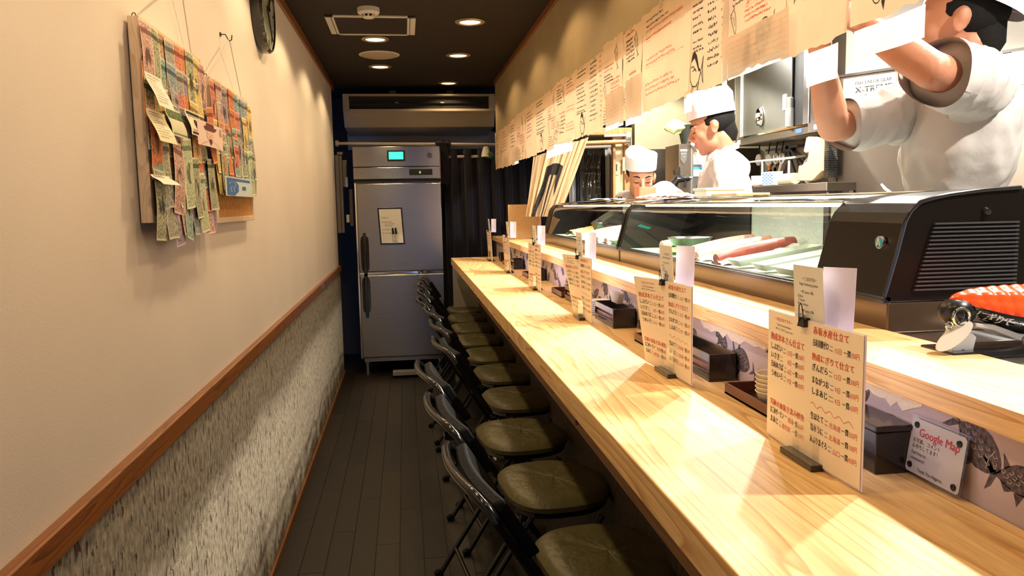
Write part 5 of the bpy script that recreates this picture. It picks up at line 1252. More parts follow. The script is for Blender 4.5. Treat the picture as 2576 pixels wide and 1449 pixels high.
t = thing('wooden_pole', (1.3, DY-.06, onY(1500, 357, DY).z), 'round wooden pole across the kitchen doorway with chrome end bracket', 'pole')
a, b = onY(1420, 362, DY-.06), onY(1577, 356, DY-.06)
MB().cyl(a, b, .0155, 14).build('pole', wood('turned_pole', (.55, .28, .10), (.35, .16, .05), (1, 12, 12), .4), t, smooth=True)
MB().cyl(b-Vector((.012, 0, 0)), b+Vector((.018, 0, 0)), .024, 16).cyl(b+Vector((.018, 0, -.03)), b+Vector((.018, 0, .03)), .012, 10).build('bracket', M_chrome, t, smooth=True)
t = thing('white_rod', (1.4, DY-.05, onY(1560, 341, DY).z), 'thin white rod above the wooden pole in the doorway', 'rod')
a, b = onY(1520, 342, DY-.05), onY(1578, 340, DY-.05)
MB().cyl(a, b, .009, 10).build('rod', M_white, t, smooth=True); MB().cyl(b-Vector((.01, 0, 0)), b+Vector((.018, 0, 0)), .022, 12).build('screw_end', M_white, t, smooth=True)
# noren curtain
NY = 5.35
t = thing('door_curtain', (1.0, NY, 1.3), 'cream linen door curtain with bold black pattern, gathered to one side', 'curtain')
cor = [onY(1342, 395, NY), onY(1480, 345, NY), onY(1408, 545, NY), onY(1322, 545, NY)]
def nor(u, v, d=0.):       # u across, v down
    a = cor[0].lerp(cor[1], u); b = cor[3].lerp(cor[2], u); p = a.lerp(b, v)
    ph = u*2*PI*6.5
    return Vector((p.x+.004*math.sin(ph*1.7+v*3), p.y+(.013*math.sin(ph+1.2*math.sin(u*7))+.007*math.sin(ph*2.3+v*4))*(.5+.5*v)-d, p.z))
MB().slab(lambda u, v: nor(u, v), 90, 16, (0, .003, 0), 1).build('cloth', mat('cream_linen', (.56, .40, .23), .9, bump=.3, bscale=200), t, smooth=True)
def strip(mb, u0, u1, v0, v1, n=10, sh=0.):
    mb.grid(lambda a, b: nor(u0+(u1-u0)*a+sh*b, v0+(v1-v0)*b, .004), n, 8)
m = MB(); m.grid(lambda a, b: nor(.30+.34*a, .20+.10*(a-.5)**2*2+.16*b+.05*a, .004), 16, 6); m.grid(lambda a, b: nor((.30+.12*a)*(1-b)+(.17+.12*a)*b, .36+.64*b, .004), 6, 10); m.grid(lambda a, b: nor(.44+.07*a-.02*b, .36+.64*b, .004), 6, 10); m.grid(lambda a, b: nor(.56+.08*a*(1-b)+.06*b, .34+.38*b, .004), 6, 8)
m.build('black_pattern', mat('black_dyed_cloth', (.018, .014, .012), .9), t, smooth=True)
# hanging garments / plastic covers
GY = 5.75
t = thing('garment_rail', (1.4, GY, 1.72), 'short grey rail carrying hanging garments in the doorway', 'rail')
a, b = onY(1425, 372, GY), onY(1560, 368, GY); MB().cyl(a, b, .013, 12).build('rail', M_acw, t, smooth=True)
M_plas = glassmat('garment_plastic', (.45, .43, .38), 1.6, .12, .10)
t = thing('plastic_garment_bag', (1.35, GY, 1.2), 'clear crinkled plastic bag hanging on the garment rail', 'garment bag')
p0, p1 = onY(1466, 380, GY), onY(1512, 380, GY); zb = onY(1490, 545, GY).z
MB().grid(lambda u, v: Vector((p0.x+(p1.x-p0.x)*u*(1-.0*v)+.01*math.sin(v*9+u*4), GY+.05*math.sin(u*PI)*-1+.012*math.sin(u*22+v*11)+.01*math.sin(v*31), p0.z+(zb-p0.z)*v)), 40, 40).build('bag', M_plas, t, smooth=True)
MB().tube([(p0.x+.04, GY, p0.z-.05), ((p0.x+p1.x)/2, GY, p0.z), (p1.x-.02, GY, p0.z-.05)], .004, 6).build('hanger', M_black, t)
for k, (x0, x1, lab, col) in enumerate(((1513, 1522, 'black garment hanging beside the plastic bag', (.01, .01, .012)), (1522, 1542, 'pale grey coat hanging by the door edge', (.48, .47, .45)), (1448, 1458, 'dark garment hanging beside the cream curtain', (.02, .02, .025)), (1432, 1447, 'grey garment hanging beside the cream curtain', (.28, .28, .28)))):
    a, b = onY(x0, 372, GY), onY(x1, 372, GY); t = thing('hanging_garment', (a.x, GY, 1.2), lab, 'garment')
    MB().slab(lambda u, v: Vector((a.x+(b.x-a.x)*u, GY+.012*math.sin(u*9+v*2), a.z+(1.0-a.z)*v)), 10, 6, (0, .01, 0), 1).build('cloth', mat('garment_cloth_%d' % k, col, .9), t, smooth=True)
    MB().tube([(a.x, GY+.005, a.z), ((a.x+b.x)/2, GY+.005, a.z+.03), (b.x, GY+.005, a.z)], .004, 6).build('hanger', M_black, t)
# lacquered item beside the partition
tag(MB().lathe([(0, 0), (.03, 0), (.032, .04), (.03, .075), (0, .08)], (.95, 5.1, 1.1405), 16).build('teal_capped_jar', mat('dark_teal_lid', (.01, .05, .05), .3), smooth=True), 'small dark teal jar between the partition board and the display case', 'jar')
# splash panel
t = struct(MB().bb(1.66, 2.6, 5.43, 5.449, .9, onY(1660, 375, 5.44).z).build('trim_6', M_steelW, bevel=.002))
# beer server
MY = 4.75
a, b, c = onY(1708, 362, MY), onY(1742, 352, MY), onY(1742, 545, MY)
t = thing('drinks_dispenser', (a.x, MY, 1.0), 'tall stainless drinks dispenser with dark shield badge and black tap', 'dispenser')
box('tower', M_steelW, a.x, b.x-.006, MY, MY+.26, c.z, a.z, t, bevel=.003)
box('side_strip', M_steel, b.x-.010, b.x+.006, MY-.006, MY+.27, c.z, a.z+.006, t, bevel=.002)
box('side_cabinet', steel('grey_painted_steel', (.26, .26, .24), .4), b.x+.006, b.x+.30, MY+.03, MY+.27, c.z, a.z-.02, t, bevel=.003)
bx0, bx1 = onY(1711, 400, MY).x, onY(1728, 400, MY).x; bz0, bz1 = onY(1720, 414, MY).z, onY(1720, 383, MY).z
sh_ = MB().prism([(bx0, bz1), (bx1, bz1), (bx1, bz0+.03), ((bx0+bx1)/2, bz0), (bx0, bz0+.03)], 'Y', MY-.004, MY-.001).build('shield_badge', mat('dark_badge', (.09, .085, .08), .4), t, bevel=.001)
m = MB(); PX_ = lambda u, v: Vector((u, MY-.0046, v))
scrib(m, bx0+.006, bz1-.012, .030, .006, PX_, .0012); scrib(m, bx0+.02, bz1-.035, .012, .014, PX_, .002); m.build('badge_print', M_white, sh_)
box('name_plate', M_white, bx0, bx1, MY-.003, MY-.001, bz1+.005, bz1+.018, t)
tz = onY(1700, 452, MY).z; tx = onY(1695, 452, MY).x
m = MB().tube([(tx-.03, MY-.08, tz-.03), (tx-.01, MY-.09, tz), (tx+.05, MY-.09, tz+.005), (tx+.09, MY-.02, tz+.005)], [.022, .024, .02, .018], 12).cyl((tx, MY-.09, tz+.01), (tx, MY-.09, tz+.075), .011, 10, .008).cyl((tx-.025, MY-.09, tz+.03), (tx-.03, MY-.09, tz+.055), .009, 8).cyl((tx+.04, MY-.1, tz-.01), (tx+.035, MY-.1, tz-.055), .007, 8)
m.build('tap', M_blackg, t, smooth=True); MB().cyl((tx+.06, MY-.12, tz+.008), (tx+.075, MY-.125, tz+.008), .006, 8).build('tap_screw', M_chrome, t)
def pnl(x0, x1, y0, y1, Y): p = onY(x0, y1, Y); q = onY(x1, y0, Y); return p.x, q.x, p.z, q.z
e = pnl(1742, 1783, 383, 414, MY+.028)
t = thing('notice_poster', ((e[0]+e[1])/2, MY+.026, e[2]), 'white notice with a yellow top band beside the drinks dispenser', 'poster')
box('sheet', M_white, e[0], e[1], MY+.026, MY+.0275, e[2], e[3], t); box('yellow_band', mat('yellow_band', (.85, .68, .08), .6), e[0]+.003, e[1], MY+.0245, MY+.0262, e[3]-.012, e[3]-.001, t)
m = MB(); PX_ = lambda u, v: Vector((u, MY+.0252, v))
for k in range(5): scrib(m, e[0]+.006, e[3]-.024-k*.011, .075, .005, PX_, .0011)
m.build('print', M_grey, t)
e = pnl(1741, 1774, 420, 444, MY+.028)
t = thing('blue_headed_card', ((e[0]+e[1])/2, MY+.026, e[2]), 'white card with a blue heading band below the yellow-banded notice', 'card')
box('sheet', M_white, e[0], e[1], MY+.024, MY+.026, e[2], e[3], t); box('blue_band', mat('bright_blue_band', (.03, .22, .65), .5), e[0], e[1], MY+.0225, MY+.0242, e[3]-.014, e[3], t)
m = MB(); write(m, '0', e[0]+.040, e[2]+.016, .022, lambda u, v: Vector((u, MY+.0235, v)), bold=.001); scrib(m, e[0]+.055, e[2]+.018, .02, .008, lambda u, v: Vector((u, MY+.0235, v)), .0012); m.build('print', M_grey, t)
m = MB(); e = pnl(1750, 1778, 448, 486, MY+.028); PA = lambda u, v: Vector((e[0]+u*(e[1]-e[0]), MY+.0285, e[2]+v*(e[3]-e[2])))
m.poly([(.0, .42), (.1, .36), (.5, .8), (.8, 1.), (.75, .75), (.62, .30), (.80, .28), (.88, .42), (.86, 1.0), (.62, .98), (.2, .66)], PA).poly([(.25, .50), (.6, .55), (.62, .62), (.25, .58)], PA)
m.poly([(.2, .05), (.3, .02), (.38, .1), (.3, .16)], PA).poly([(.5, .02), (.62, .03), (.60, .15), (.5, .13)], PA)
dd = [o for o in bpy.data.objects if o.name == 'drinks_dispenser'][0]; m.build('brush_emblem', M_ink, dd)
hs = thing('white_hose', (onY(1755, 365, MY-.02).x, MY-.02, 1.6), 'thin white hose looping down in front of the drinks dispenser', 'hose')
MB().tube([onY(1745, 362, MY-.02), onY(1752, 368, MY-.03), onY(1757, 385, MY-.03), onY(1766, 412, MY-.02), onY(1778, 440, MY-.02)], .006, 8).build('hose', M_white, hs, smooth=True)
MB().ell(onY(1746, 362, MY-.02), (.022, .02, .02), 12).build('joint', M_white, hs, smooth=True)
e = onY(1728, 325, MY+.1)
t = thing('black_bucket', (e.x, MY+.1, a.z), 'black tapered bucket on top of the drinks dispenser', 'bucket')
MB().lathe([(0, 0), (.038, 0), (.062, .115), (.064, .12), (.060, .12), (.038, .012), (0, .012)], (e.x+.01, MY+.12, a.z+.007), 28).build('bucket', mat('dark_olive_plastic', (.02, .022, .016), .4), t, smooth=True)
t = thing('leafy_bunch', (e.x-.09, MY+.1, a.z+.1), 'crumpled pale green bag of leaves spilling over the black bucket', 'vegetables')
m = MB(); m.grid(lambda u, v: Vector((e.x-.075+.070*math.cos(u*2*PI)*math.sin(v*PI)*(1+.18*math.sin(u*17+v*9)), MY+.10+.04*math.sin(u*2*PI)*math.sin(v*PI), a.z+.115+.038*math.cos(v*PI)*(1+.3*math.sin(u*13)))), 40, 20)
m.build('bag', mat('pale_green_film', (.46, .52, .24), .4, var=.35, vscale=30, bump=.8, bscale=60), t, smooth=True)
# --- wall cabinet
CX = 2.05
cA, cB = Yat(1850, CX, 1.9), Yat(2034, CX, 1.9); zb = onX(1852, 368, CX).z; zt = 2.36
t = thing('wall_cabinet', (CX+.17, (cA+cB)/2, zb), 'stainless steel wall cabinet with sliding doors, one side open and dark', 'cabinet')
box('shell', M_steelW, CX+.03, CX+.34, cB, cA, zb, zt, t)
box('dark_interior', M_black, CX+.022, CX+.031, cB+.01, cA-.01, zb+.04, zt-.02, t)
box('bottom_track', M_steelW, CX, CX+.03, cB, cA, zb, zb+.045, t, bevel=.002); box('track_lip', M_chrome, CX-.004, CX+.004, cB, cA, zb+.040, zb+.050, t)
for x0, x1 in ((1848, 1862), (2020, 2034)): box('stile', M_steel, CX, CX+.03, Yat(x1, CX, 1.9), Yat(x0, CX, 1.9), zb+.045, zt, t, bevel=.002)
M_cd = steel('cabinet_door_steel', (.30, .30, .28), .38, (1, 1, 1), .12)
dA = box('sliding_door', M_cd, CX+.010, CX+.018, Yat(1890, CX, 1.9), Yat(1862, CX, 1.9), zb+.05, zt, t)
dB = box('sliding_door', M_cd, CX+.002, CX+.010, Yat(1989, CX, 1.9), Yat(1886, CX, 1.9), zb+.05, zt, t, bevel=.001)
q0, q1 = onX(1970, 278, CX+.002), onX(1979, 236, CX+.002); box('recessed_handle', M_white, CX-.002, CX+.001, q1.y, q0.y, q0.z, q1.z, dB); box('handle_slot', M_grey, CX-.003, CX-.001, q1.y+.005, q0.y-.005, q1.z-.03, q1.z-.015, dB)
q = onX(1858, 362, CX); box('square_sticker', M_white, CX-.0015, CX, q.y-.022, q.y+.018, zb+.008, zb+.034, t)
q = onX(2010, 333, CX); box('blue_sticker', mat('blue_maker_sticker', (.03, .08, .45), .5), CX-.0015, CX, q.y-.03, q.y+.03, zb+.010, zb+.032, t)
q = onX(1908, 300, CX-.01); t = thing('kitchen_timer', (CX-.01, q.y, q.z-.05), 'oval silver kitchen timer stuck on the cabinet door', 'timer')
MB().lathe([(0, -.016), (.038, -.014), (.045, -.006), (.045, .0), (0, 0)], (CX+.0, q.y, q.z), 28, 'X').build('case', M_chrome, t, smooth=True)
for o in t.children: o.scale = (1, .85, 1.25)
box('display', mat('lcd_grey', (.30, .32, .28), .3), CX-.019, CX-.016, q.y-.018, q.y+.018, q.z+.012, q.z+.034, t)
m = MB()
for k in range(3): m.bb(CX-.019, CX-.015, q.y-.016+k*.012, q.y-.008+k*.012, q.z-.012, q.z-.004)
m.lathe([(0, -.019), (.008, -.018), (.008, -.012)], (CX, q.y, q.z-.030), 12, 'X'); m.build('buttons', M_black, t)
q = onX(2003, 285, CX+.04); t = thing('pepper_bottle', (CX+.012, q.y, zb+.05), 'dark glass bottle standing inside the open wall cabinet', 'bottle')
q.x = CX+.012
MB().lathe([(0, 0), (.022, 0), (.022, .09), (.020, .10), (0, .10)], (CX-.008+.01, q.y, zb+.052), 16).build('glass_body', mat('smoky_bottle', (.12, .12, .12), .2), t, smooth=True)
MB().lathe([(0, .10), (.019, .10), (.021, .15), (.017, .155), (0, .155)], (CX+.002, q.y, zb+.052), 16).build('cap', mat('dull_metal_cap', (.3, .3, .3), .3, .8), t, smooth=True)
# adjoining cabinet to the right
t = thing('side_cabinet', (CX+.17, 3.3, zb), 'second stainless wall cabinet partly hidden by the nearest chef', 'cabinet')
y2 = Yat(2079, CX, 1.9); box('shell', M_steelW, CX+.006, CX+.34, y2, cB-.006, zb, zt, t, bevel=.003); box('bottom_rail', M_steel, CX-.004, CX+.006, y2, cB-.006, zb+.002, zb+.05, t); box('label', M_white, CX-.006, CX-.004, Yat(2060, CX, 1.76), Yat(2050, CX, 1.76), zb+.012, zb+.036, t)
# plain white upright left of cabinet, not a lamp
t = thing('pale_upright', (CX-.05, cA+.12, zb), 'narrow pale upright strip beside the left end of the wall cabinet', 'upright')
box('upright', M_white, CX+.02, CX+.10, cA+.005, cA+.06, zb+.03, zt, t, bevel=.003)
# alcove back + shelf
struct(box('wall_alcove_kitchen', M_steelW, CX+.42, CX+.45, cB-.02, cA+.3, .9, 2.402))
sA, sB = Yat(1893, CX-.04, 1.45), Yat(2079, CX-.04, 1.45); zs = onX(1985, 462, CX-.04).z
t = thing('utensil_shelf', (CX+.15, (sA+sB)/2, zs-.05), 'stainless shelf crowded with utensils under the wall cabinet', 'shelf')
box('shelf_board', M_steelW, CX-.04, CX+.41, sB, sA, zs-.045, zs-.004, t, bevel=.003)
box('support_panel', mat('dark_warm_steel', (.18, .14, .11), .4, .7), CX+.08, CX+.10, sB, sA, 1.0, zs-.045, t)
q = onX(1920, 485, CX+.02); MB().lathe([(0.03, 0), (.03, .03), (.036, .035), (.036, .06), (.03, .065), (.03, .10)], (CX+.02, q.y, zs-.15), 20).build('pipe_fitting', M_steel, t, smooth=True)
def onS(px_, py_, dx=0): return onX(px_, py_, CX+dx)
a, b = onS(1886, 408, .05), onS(1990, 397, .05)
t = thing('utensil_rack', (CX+.05, (a.y+b.y)/2, zs), 'white plastic rack with ladles hanging over the shelf', 'rack')
m = MB().tube([a, b], .006, 6).tube([a+Vector((.08, 0, .01)), b+Vector((.08, 0, .01))], .006, 6).tube([b, b+Vector((.08, 0, .01))], .006, 6)
for px_ in (1918, 1985): q = onS(px_, 404, .05); m.cyl(q, (q.x, q.y, zs), .006, 8)
m.build('rail_frame', M_white, t, smooth=True)
for k, (x, y) in enumerate(((1905, 402), (1930, 402), (1949, 398), (1964, 398))):
    q = onS(x, y, .09); l = thing('ladle', tuple(q), ('round steel ladle leftmost on the white rack', 'second round steel ladle on the white rack', 'third ladle on the white rack, darker', 'rightmost ladle on the white rack')[k], 'ladle', 'ladles on the white rack')
    MB().lathe([(0, -.006), (.02, -.004), (.034, .004), (.036, .010), (.032, .008), (.018, 0), (0, -.002)], q, 22, 'X').build('cup', M_white if k < 2 else M_steel, l, smooth=True)
    MB().tube([q+Vector((.005, 0, .03)), q+Vector((.02, .01, .09)), q+Vector((.04, .02, .12))], .004, 6).build('handle', M_black, l, smooth=True)
m = MB(); c = onS(1944, 371, .30)
t = thing('window_strap', tuple(c), 'dark crossing brackets with two bolts on the alcove wall', 'bracket')
for a_ in (0, .5, 1.0, 2.2, 2.7): m.bb(-.004, .004, -.30, .30, -.007, .007, Matrix.Translation((CX+.40, c.y, c.z)) @ Matrix.Rotation(a_, 4, 'X'))
m.build('straps', M_black, t); MB().ell((CX+.40, c.y, c.z+.02), (.006, .006, .006), 8).ell((CX+.40, c.y, c.z-.02), (.006, .006, .006), 8).build('bolts', M_chrome, t)
a, b = onS(1960, 446, .06), onS(2006, 444, .06)
t = thing('paper_roll', (CX+.06, (a.y+b.y)/2, zs), 'cream roll of kitchen film lying on the shelf', 'roll')
rr = .030
MB().cyl((CX+.05, a.y, zs+rr), (CX+.05, b.y, zs+rr), rr, 24).build('roll', mat('cream_film_roll', (.48, .44, .32), .35), t, smooth=True)
MB().cyl((CX+.05, a.y+.002, zs+rr), (CX+.05, a.y-.001, zs+rr), .011, 14).build('core', M_black, t)
# beige cutter housing silhouette
pts = [(2004, 455), (2009, 417), (2016, 416), (2024, 411), (2029, 408), (2034, 383), (2026, 385), (2021, 381), (2028, 346), (2032, 344), (2046, 344), (2058, 350), (2066, 380), (2068, 400), (2068, 430), (2046, 452), (2040, 455)]
qs = [onX(x, y, CX-.01) for x, y in pts]
t = thing('roll_cutter', (CX, sum(q.y for q in qs)/len(qs), zs), 'tall beige stepped plastic dispenser standing on the shelf', 'dispenser')
MB().prism([(q.y, max(q.z, zs)) for q in qs], 'X', CX-.01, CX+.05).build('housing', mat('beige_plastic', (.38, .30, .17), .5, bump=.2, bscale=40), t, bevel=.004)
m = MB(); ya = min(q.y for q in qs)-.004
for k in range(26): m.bb(CX+.0, CX+.05, ya-.035, ya+.006, zs+.02+k*.0085, zs+.024+k*.0085)
m.build('black_bristles', M_black, t)
a = onS(1926, 462, .02); b = onS(1953, 432, .02)
t = thing('patterned_tin', (CX+.02, (a.y+b.y)/2, zs), 'blue and white checked tin on the shelf', 'tin')
box('tin', M_white, CX+.0, CX+.06, b.y, a.y, zs, zs+.075, t, bevel=.002); m = MB(); P_ = lambda u, v: Vector((CX-.0006, a.y-u, zs+v)); wdt = a.y-b.y
for i in range(6):
    for j in range(7):
        if (i+j) % 2 == 0: m.poly([(wdt*i/6, .005+j*.009), (wdt*(i+.95)/6, .005+j*.009), (wdt*(i+.95)/6, .0125+j*.009), (wdt*i/6, .0125+j*.009)], P_)
m.build('blue_checks', mat('deep_blue_print', (.03, .12, .22), .5), t)
q = onS(1903, 450, .03); t = thing('white_cup', (CX+.03, q.y, zs), 'white cup on an orange coaster at the left of the shelf', 'cup')
MB().lathe([(0, .008), (.028, .008), (.031, .06), (.029, .06), (.026, .012), (0, .012)], (CX+.03, q.y, zs), 20).build('cup', M_white, t, smooth=True); MB().lathe([(0, 0), (.045, 0), (.045, .007), (0, .007)], (CX+.03, q.y, zs), 20).build('coaster', M_brownw, t)
q = onS(1919, 450, .05); t = thing('dark_jar', (CX+.06, q.y, zs), 'dark jar between the white cup and the checked tin', 'jar')
MB().lathe([(0, 0), (.022, 0), (.024, .05), (.018, .06), (0, .062)], (CX+.09, q.y, zs), 16).build('jar', M_redlac, t, smooth=True); MB().lathe([(0, .062), (.017, .062), (.017, .075), (0, .075)], (CX+.09, q.y, zs), 14).build('lid', M_black, t)
q = onS(1936, 428, .12); t = thing('orange_capped_bottle', (CX+.12, q.y, zs), 'bottle with an orange cap behind the checked tin', 'bottle')
MB().lathe([(0, 0), (.02, 0), (.02, .08), (.011, .095), (0, .095)], (CX+.12, q.y, zs), 16).build('bottle', M_blackg, t, smooth=True); MB().lathe([(0, .095), (.012, .095), (.012, .125), (0, .125)], (CX+.12, q.y, zs), 14).build('cap', mat('orange_cap', (.75, .20, .03), .4), t)
q = onS(1962, 425, .14); t = thing('strainer', (CX+.14, q.y, zs), 'small strainer with a pale handle leaning behind the film roll', 'strainer')
MB().ell((CX+.14, q.y, zs+.05), (.03, .035, .035), 16).build('mesh_bowl', M_blackg, t, smooth=True); MB().tube([(CX+.13, q.y-.01, zs+.08), (CX+.10, q.y-.12, zs+.17)], .009, 8).build('handle', M_white, t, smooth=True); MB().lathe([(0.02, 0), (.03, .02), (.028, .02), (.018, 0)], (CX+.12, q.y+.02, zs+.09), 16, 'X').build('sieve', M_brownw, t, smooth=True)
t = thing('pot_lid', (CX+.2, onS(1915, 425, .2).y, zs), 'round grey lid leaning at the back of the shelf', 'lid'); q = onS(1915, 430, .25); q.y = min(q.y, sA-.10)
MB().lathe([(0, -.004), (.075, 0), (.078, .004), (0, .006)], (CX+.25, q.y, zs+.08), 30, 'X').build('lid', M_steel, t, smooth=True)
# --- slanted refrigerator side and what is stuck on it
e1 = Vector((.5, -.866, 0)).normalized(); nrm = Vector((-.866, -.5, 0)).normalized()
O_ = Vector((2.10, 3.60, 0))
d0 = ray(2082, 480); s_ = (O_-CO).dot(nrm)/d0.dot(nrm); O_ = CO+d0*s_; O_.z = 0
def onP(x, y, d=0.):
    r = ray(x, y); return CO+r*(((O_+nrm*d)-CO).dot(nrm)/r.dot(nrm))
def Pp(u, v, d=0.): return O_+e1*u+nrm*d+Vector((0, 0, v))
def pbox(nm, mt, u0, u1, z0, z1, d0_, d1_, par, **k):
    vs = [Pp(u, z, d) for u in (u0, u1) for d in (d0_, d1_) for z in (z0, z1)]
    return MB().add(vs, [(0, 1, 3, 2), (4, 6, 7, 5), (0, 4, 5, 1), (2, 3, 7, 6), (0, 2, 6, 4), (1, 5, 7, 3)]).build(nm, mt, par, **k)
def uv_of(p): q = p-O_; return q.dot(e1), p.z
ztp = onP(2115, 195).z
t = thing('kitchen_refrigerator', tuple(O_+e1*.8), 'large worn stainless steel refrigerator behind the nearest chef, with stickers', 'refrigerator')
M_fk = steel('scuffed_warm_steel', (.16, .135, .11), .45, (1, 1, 1), .12)
us = uv_of(onP(2110, 300))[0]
pbox('corner_strip', M_fk, 0, us-.003, .15, ztp, -.12, 0, t, bevel=.002); pbox('side_panel', M_fk, us, 1.7, .15, ztp, -.12, .0, t, bevel=.002)
pbox('top_edge', mat('dark_edge', (.10, .09, .08), .4, .6), 0, 1.7, ztp, ztp+.012, -.12, .004, t)
m = MB()
for x, y in ((2107, 210), (2105, 398), (2084, 465), (2083, 484)): q = onP(x, y); m.ell(q, (.007, .007, .007), 10)
m.build('rivet', M_chrome, t, smooth=True)
t2 = struct(pbox('wall_above_refrigerator', M_whitew, -.05, 1.9, ztp+.013, 2.402, -.20, -.03, None))
def sticker(nm, x0, y0, x1, y1, x2, y2, lab, cat, mt):
    a, b, c = onP(x0, y0, .002), onP(x1, y1, .002), onP(x2, y2, .002); ua, za = uv_of(a); ub, zb_ = uv_of(b); uc_, zc2 = uv_of(c)
    tt = thing(nm, tuple(a), lab, cat); w = ub-ua; h = za-zc2
    pbox('sheet', mt, ua, ub, zc2, za, .0005, .0025, tt); return tt, (lambda u, v: Pp(ua+u*w, zc2+v*h, .0032)), w, h
tt, f, w, h = sticker('sign_sticker', 2122, 200, 2262, 178, 2122, 262, 'white sticker reading FISH TAILOR GEAR X-TREME on the kitchen refrigerator', 'sticker', mat('sticker_white', (.50, .46, .43), .6))
m = MB()
write(m, 'FISH TAILOR GEAR', .22, .70, .19, f, wmax=.66, bold=.004); write(m, 'X-TREME', .22, .38, .33, f, wmax=.66, bold=.014); write(m, 'TSUMOTO', .22, .14, .22, f, wmax=.52, bold=.004)
m.build('lettering', M_ink, tt)
m = MB().rib([(.09+.05*math.cos(a), .45+.16*math.sin(a)) for a in [i*PI/8 for i in range(16)]], .007, f, closed=True).rib([(.09+.03*math.cos(a), .45+.09*math.sin(a)) for a in [i*PI/6 for i in range(12)]], .005, f, closed=True).rib([(.09, .62), (.09, .92)], .005, f).rib([(.09, .28), (.09, .02)], .005, f).rib([(.09+.015*math.cos(a), .75+.04*math.sin(a)) for a in [i*PI/4 for i in range(8)]], .005, f, closed=True)
m.build('line_emblem', M_grey, tt)
m = MB()
for u0, v0, u1, v1 in ((.30, .50, .33, .56), (.45, .52, .86, .545)): m.poly([(u0, v0), (u1, v0), (u1, v1), (u0, v1)], lambda u, v: f(u, v)+nrm*.0003)
m.build('stencil_gap', mat('sticker_white_ink', (.50, .46, .43), .6), tt)
tt, f, w, h = sticker('photo_sticker', 2253, 178, 2278, 173, 2253, 206, 'small black and gold picture sticker right of the white sticker', 'sticker', mat('gold_black_picture', (.16, .10, .03), .5, var=.9, vscale=60))
c = onP(2512, 165, .002); uc_, zc2 = uv_of(c); R0 = abs(uv_of(onP(2540, 165, .002))[0]-uc_)
tt = thing('round_sticker', tuple(c), 'round black sticker with white lettering around a skull, behind the nearest chef', 'sticker')
MB().poly([(uc_+R0*math.cos(a), zc2+R0*1.0*math.sin(a)) for a in [i*PI/20 for i in range(40)]], lambda u, v: Pp(u, v, .003)).build('disc', mat('black_sticker', (.03, .012, .012), .5), tt)
m = MB()
for k, ch in enumerate('FISH TAILOR GEAR'):
    an = PI*.98-k*PI*.96/15; vs, fs, gw = glyphs(ch) if ch != ' ' else ([], [], 0)
    if vs: m.add([Pp(uc_+(R0*.74+yy*R0*.24)*math.cos(an)+(xx-gw/2)*R0*.22*math.sin(an), zc2+(R0*.74+yy*R0*.24)*math.sin(an)-(xx-gw/2)*R0*.22*math.cos(an), .0038) for xx, yy in vs], fs)
m.poly([(uc_+R0*.38*math.cos(a), zc2-.05*R0+R0*.42*math.sin(a)) for a in [i*PI/10 for i in range(20)]], lambda u, v: Pp(u, v, .0036)); m.build('white_print', M_white, tt)
m = MB()
for du in (-.15, .15): m.poly([(uc_+R0*du+R0*.09*math.cos(a), zc2+R0*.09*math.sin(a)) for a in [i*PI/5 for i in range(10)]], lambda u, v: Pp(u, v, .0042))
m.build('dark_print', M_ink, tt)
tt, f, w, h = sticker('doodle_sheet', 2545, 130, 2640, 112, 2545, 215, 'white sheet of small line doodles at the right edge of the frame', 'poster', mat('doodle_white', (.80, .80, .82), .5))
m = MB()
for k, (u, v) in enumerate(((.15, .78), (.42, .80), (.14, .45), (.40, .42), (.20, .16), (.5, .12), (.7, .6), (.75, .3))):
    m.rib([(u+.055*math.cos(a), v+.08*math.sin(a)) for a in [i*PI/7 for i in range(14)]], .010, f, closed=True)
    if k % 2 == 0: m.rib([(u+.03*math.cos(a)*(1+.5*(i % 2)), v+.045*math.sin(a)*(1+.5*(i % 2))) for i, a in enumerate([i*PI/5 for i in range(10)])], .006, f, closed=True)
    else: m.rib([(u+.05, v), (u+.12, v+.06), (u+.12, v-.06), (u+.05, v)], .008, f)
m.build('line_doodles', M_grey, tt)
q = onP(2225, 470, .02); t = thing('white_lever', tuple(q), 'white curved lever sticking up behind the nearest display case', 'lever')
MB().tube([onP(2217, 463, .05), onP(2226, 474, .05), onP(2240, 484, .05), onP(2243, 520, .05)], [.005, .007, .007, .007], 8).build('lever', M_white, t, smooth=True)
# kitchen downlight fixtures, then the tubes added for soft fill
for k, yy in enumerate(LAMPS_K):
    t = thing('kitchen_downlight', (KSX, yy, 2.402), ('nearest', 'second nearest', 'middle', 'second farthest', 'farthest')[k]+' white downlight in the kitchen ceiling', 'ceiling light', 'kitchen downlights')
    MB().lathe([(.058, -.0005), (.082, -.0005), (.080, -.007), (.058, -.006)], (KSX, yy, 2.402), 28).build('trim_ring', M_white, t, smooth=True)
    MB().lathe([(0, -.006), (.0575, -.004), (.0575, -.001), (0, -.001)], (KSX, yy, 2.402), 28).build('lens', mat('kitchen_lens_%d' % k, (1, .95, .86), .5, emit=6), t, smooth=True)
for k, yy in enumerate((1.2, 2.6, 4.0)):
    t = thing('fill_tube', (KX, yy, 2.34), ('nearest', 'middle', 'farthest')[k]+' added white fill tube over the kitchen aisle', 'ceiling light', 'added kitchen fill tubes')
    box('batten', M_white, KX-.06, KX+.06, yy-.62, yy+.62, 2.36, 2.40, t, bevel=.003)
    MB().cyl((KX, yy-.59, 2.343), (KX, yy+.59, 2.343), .012, 12).build('tube', mat('fill_tube_glow_%d' % k, (1, .97, .9), .5, emit=8), t, smooth=True)

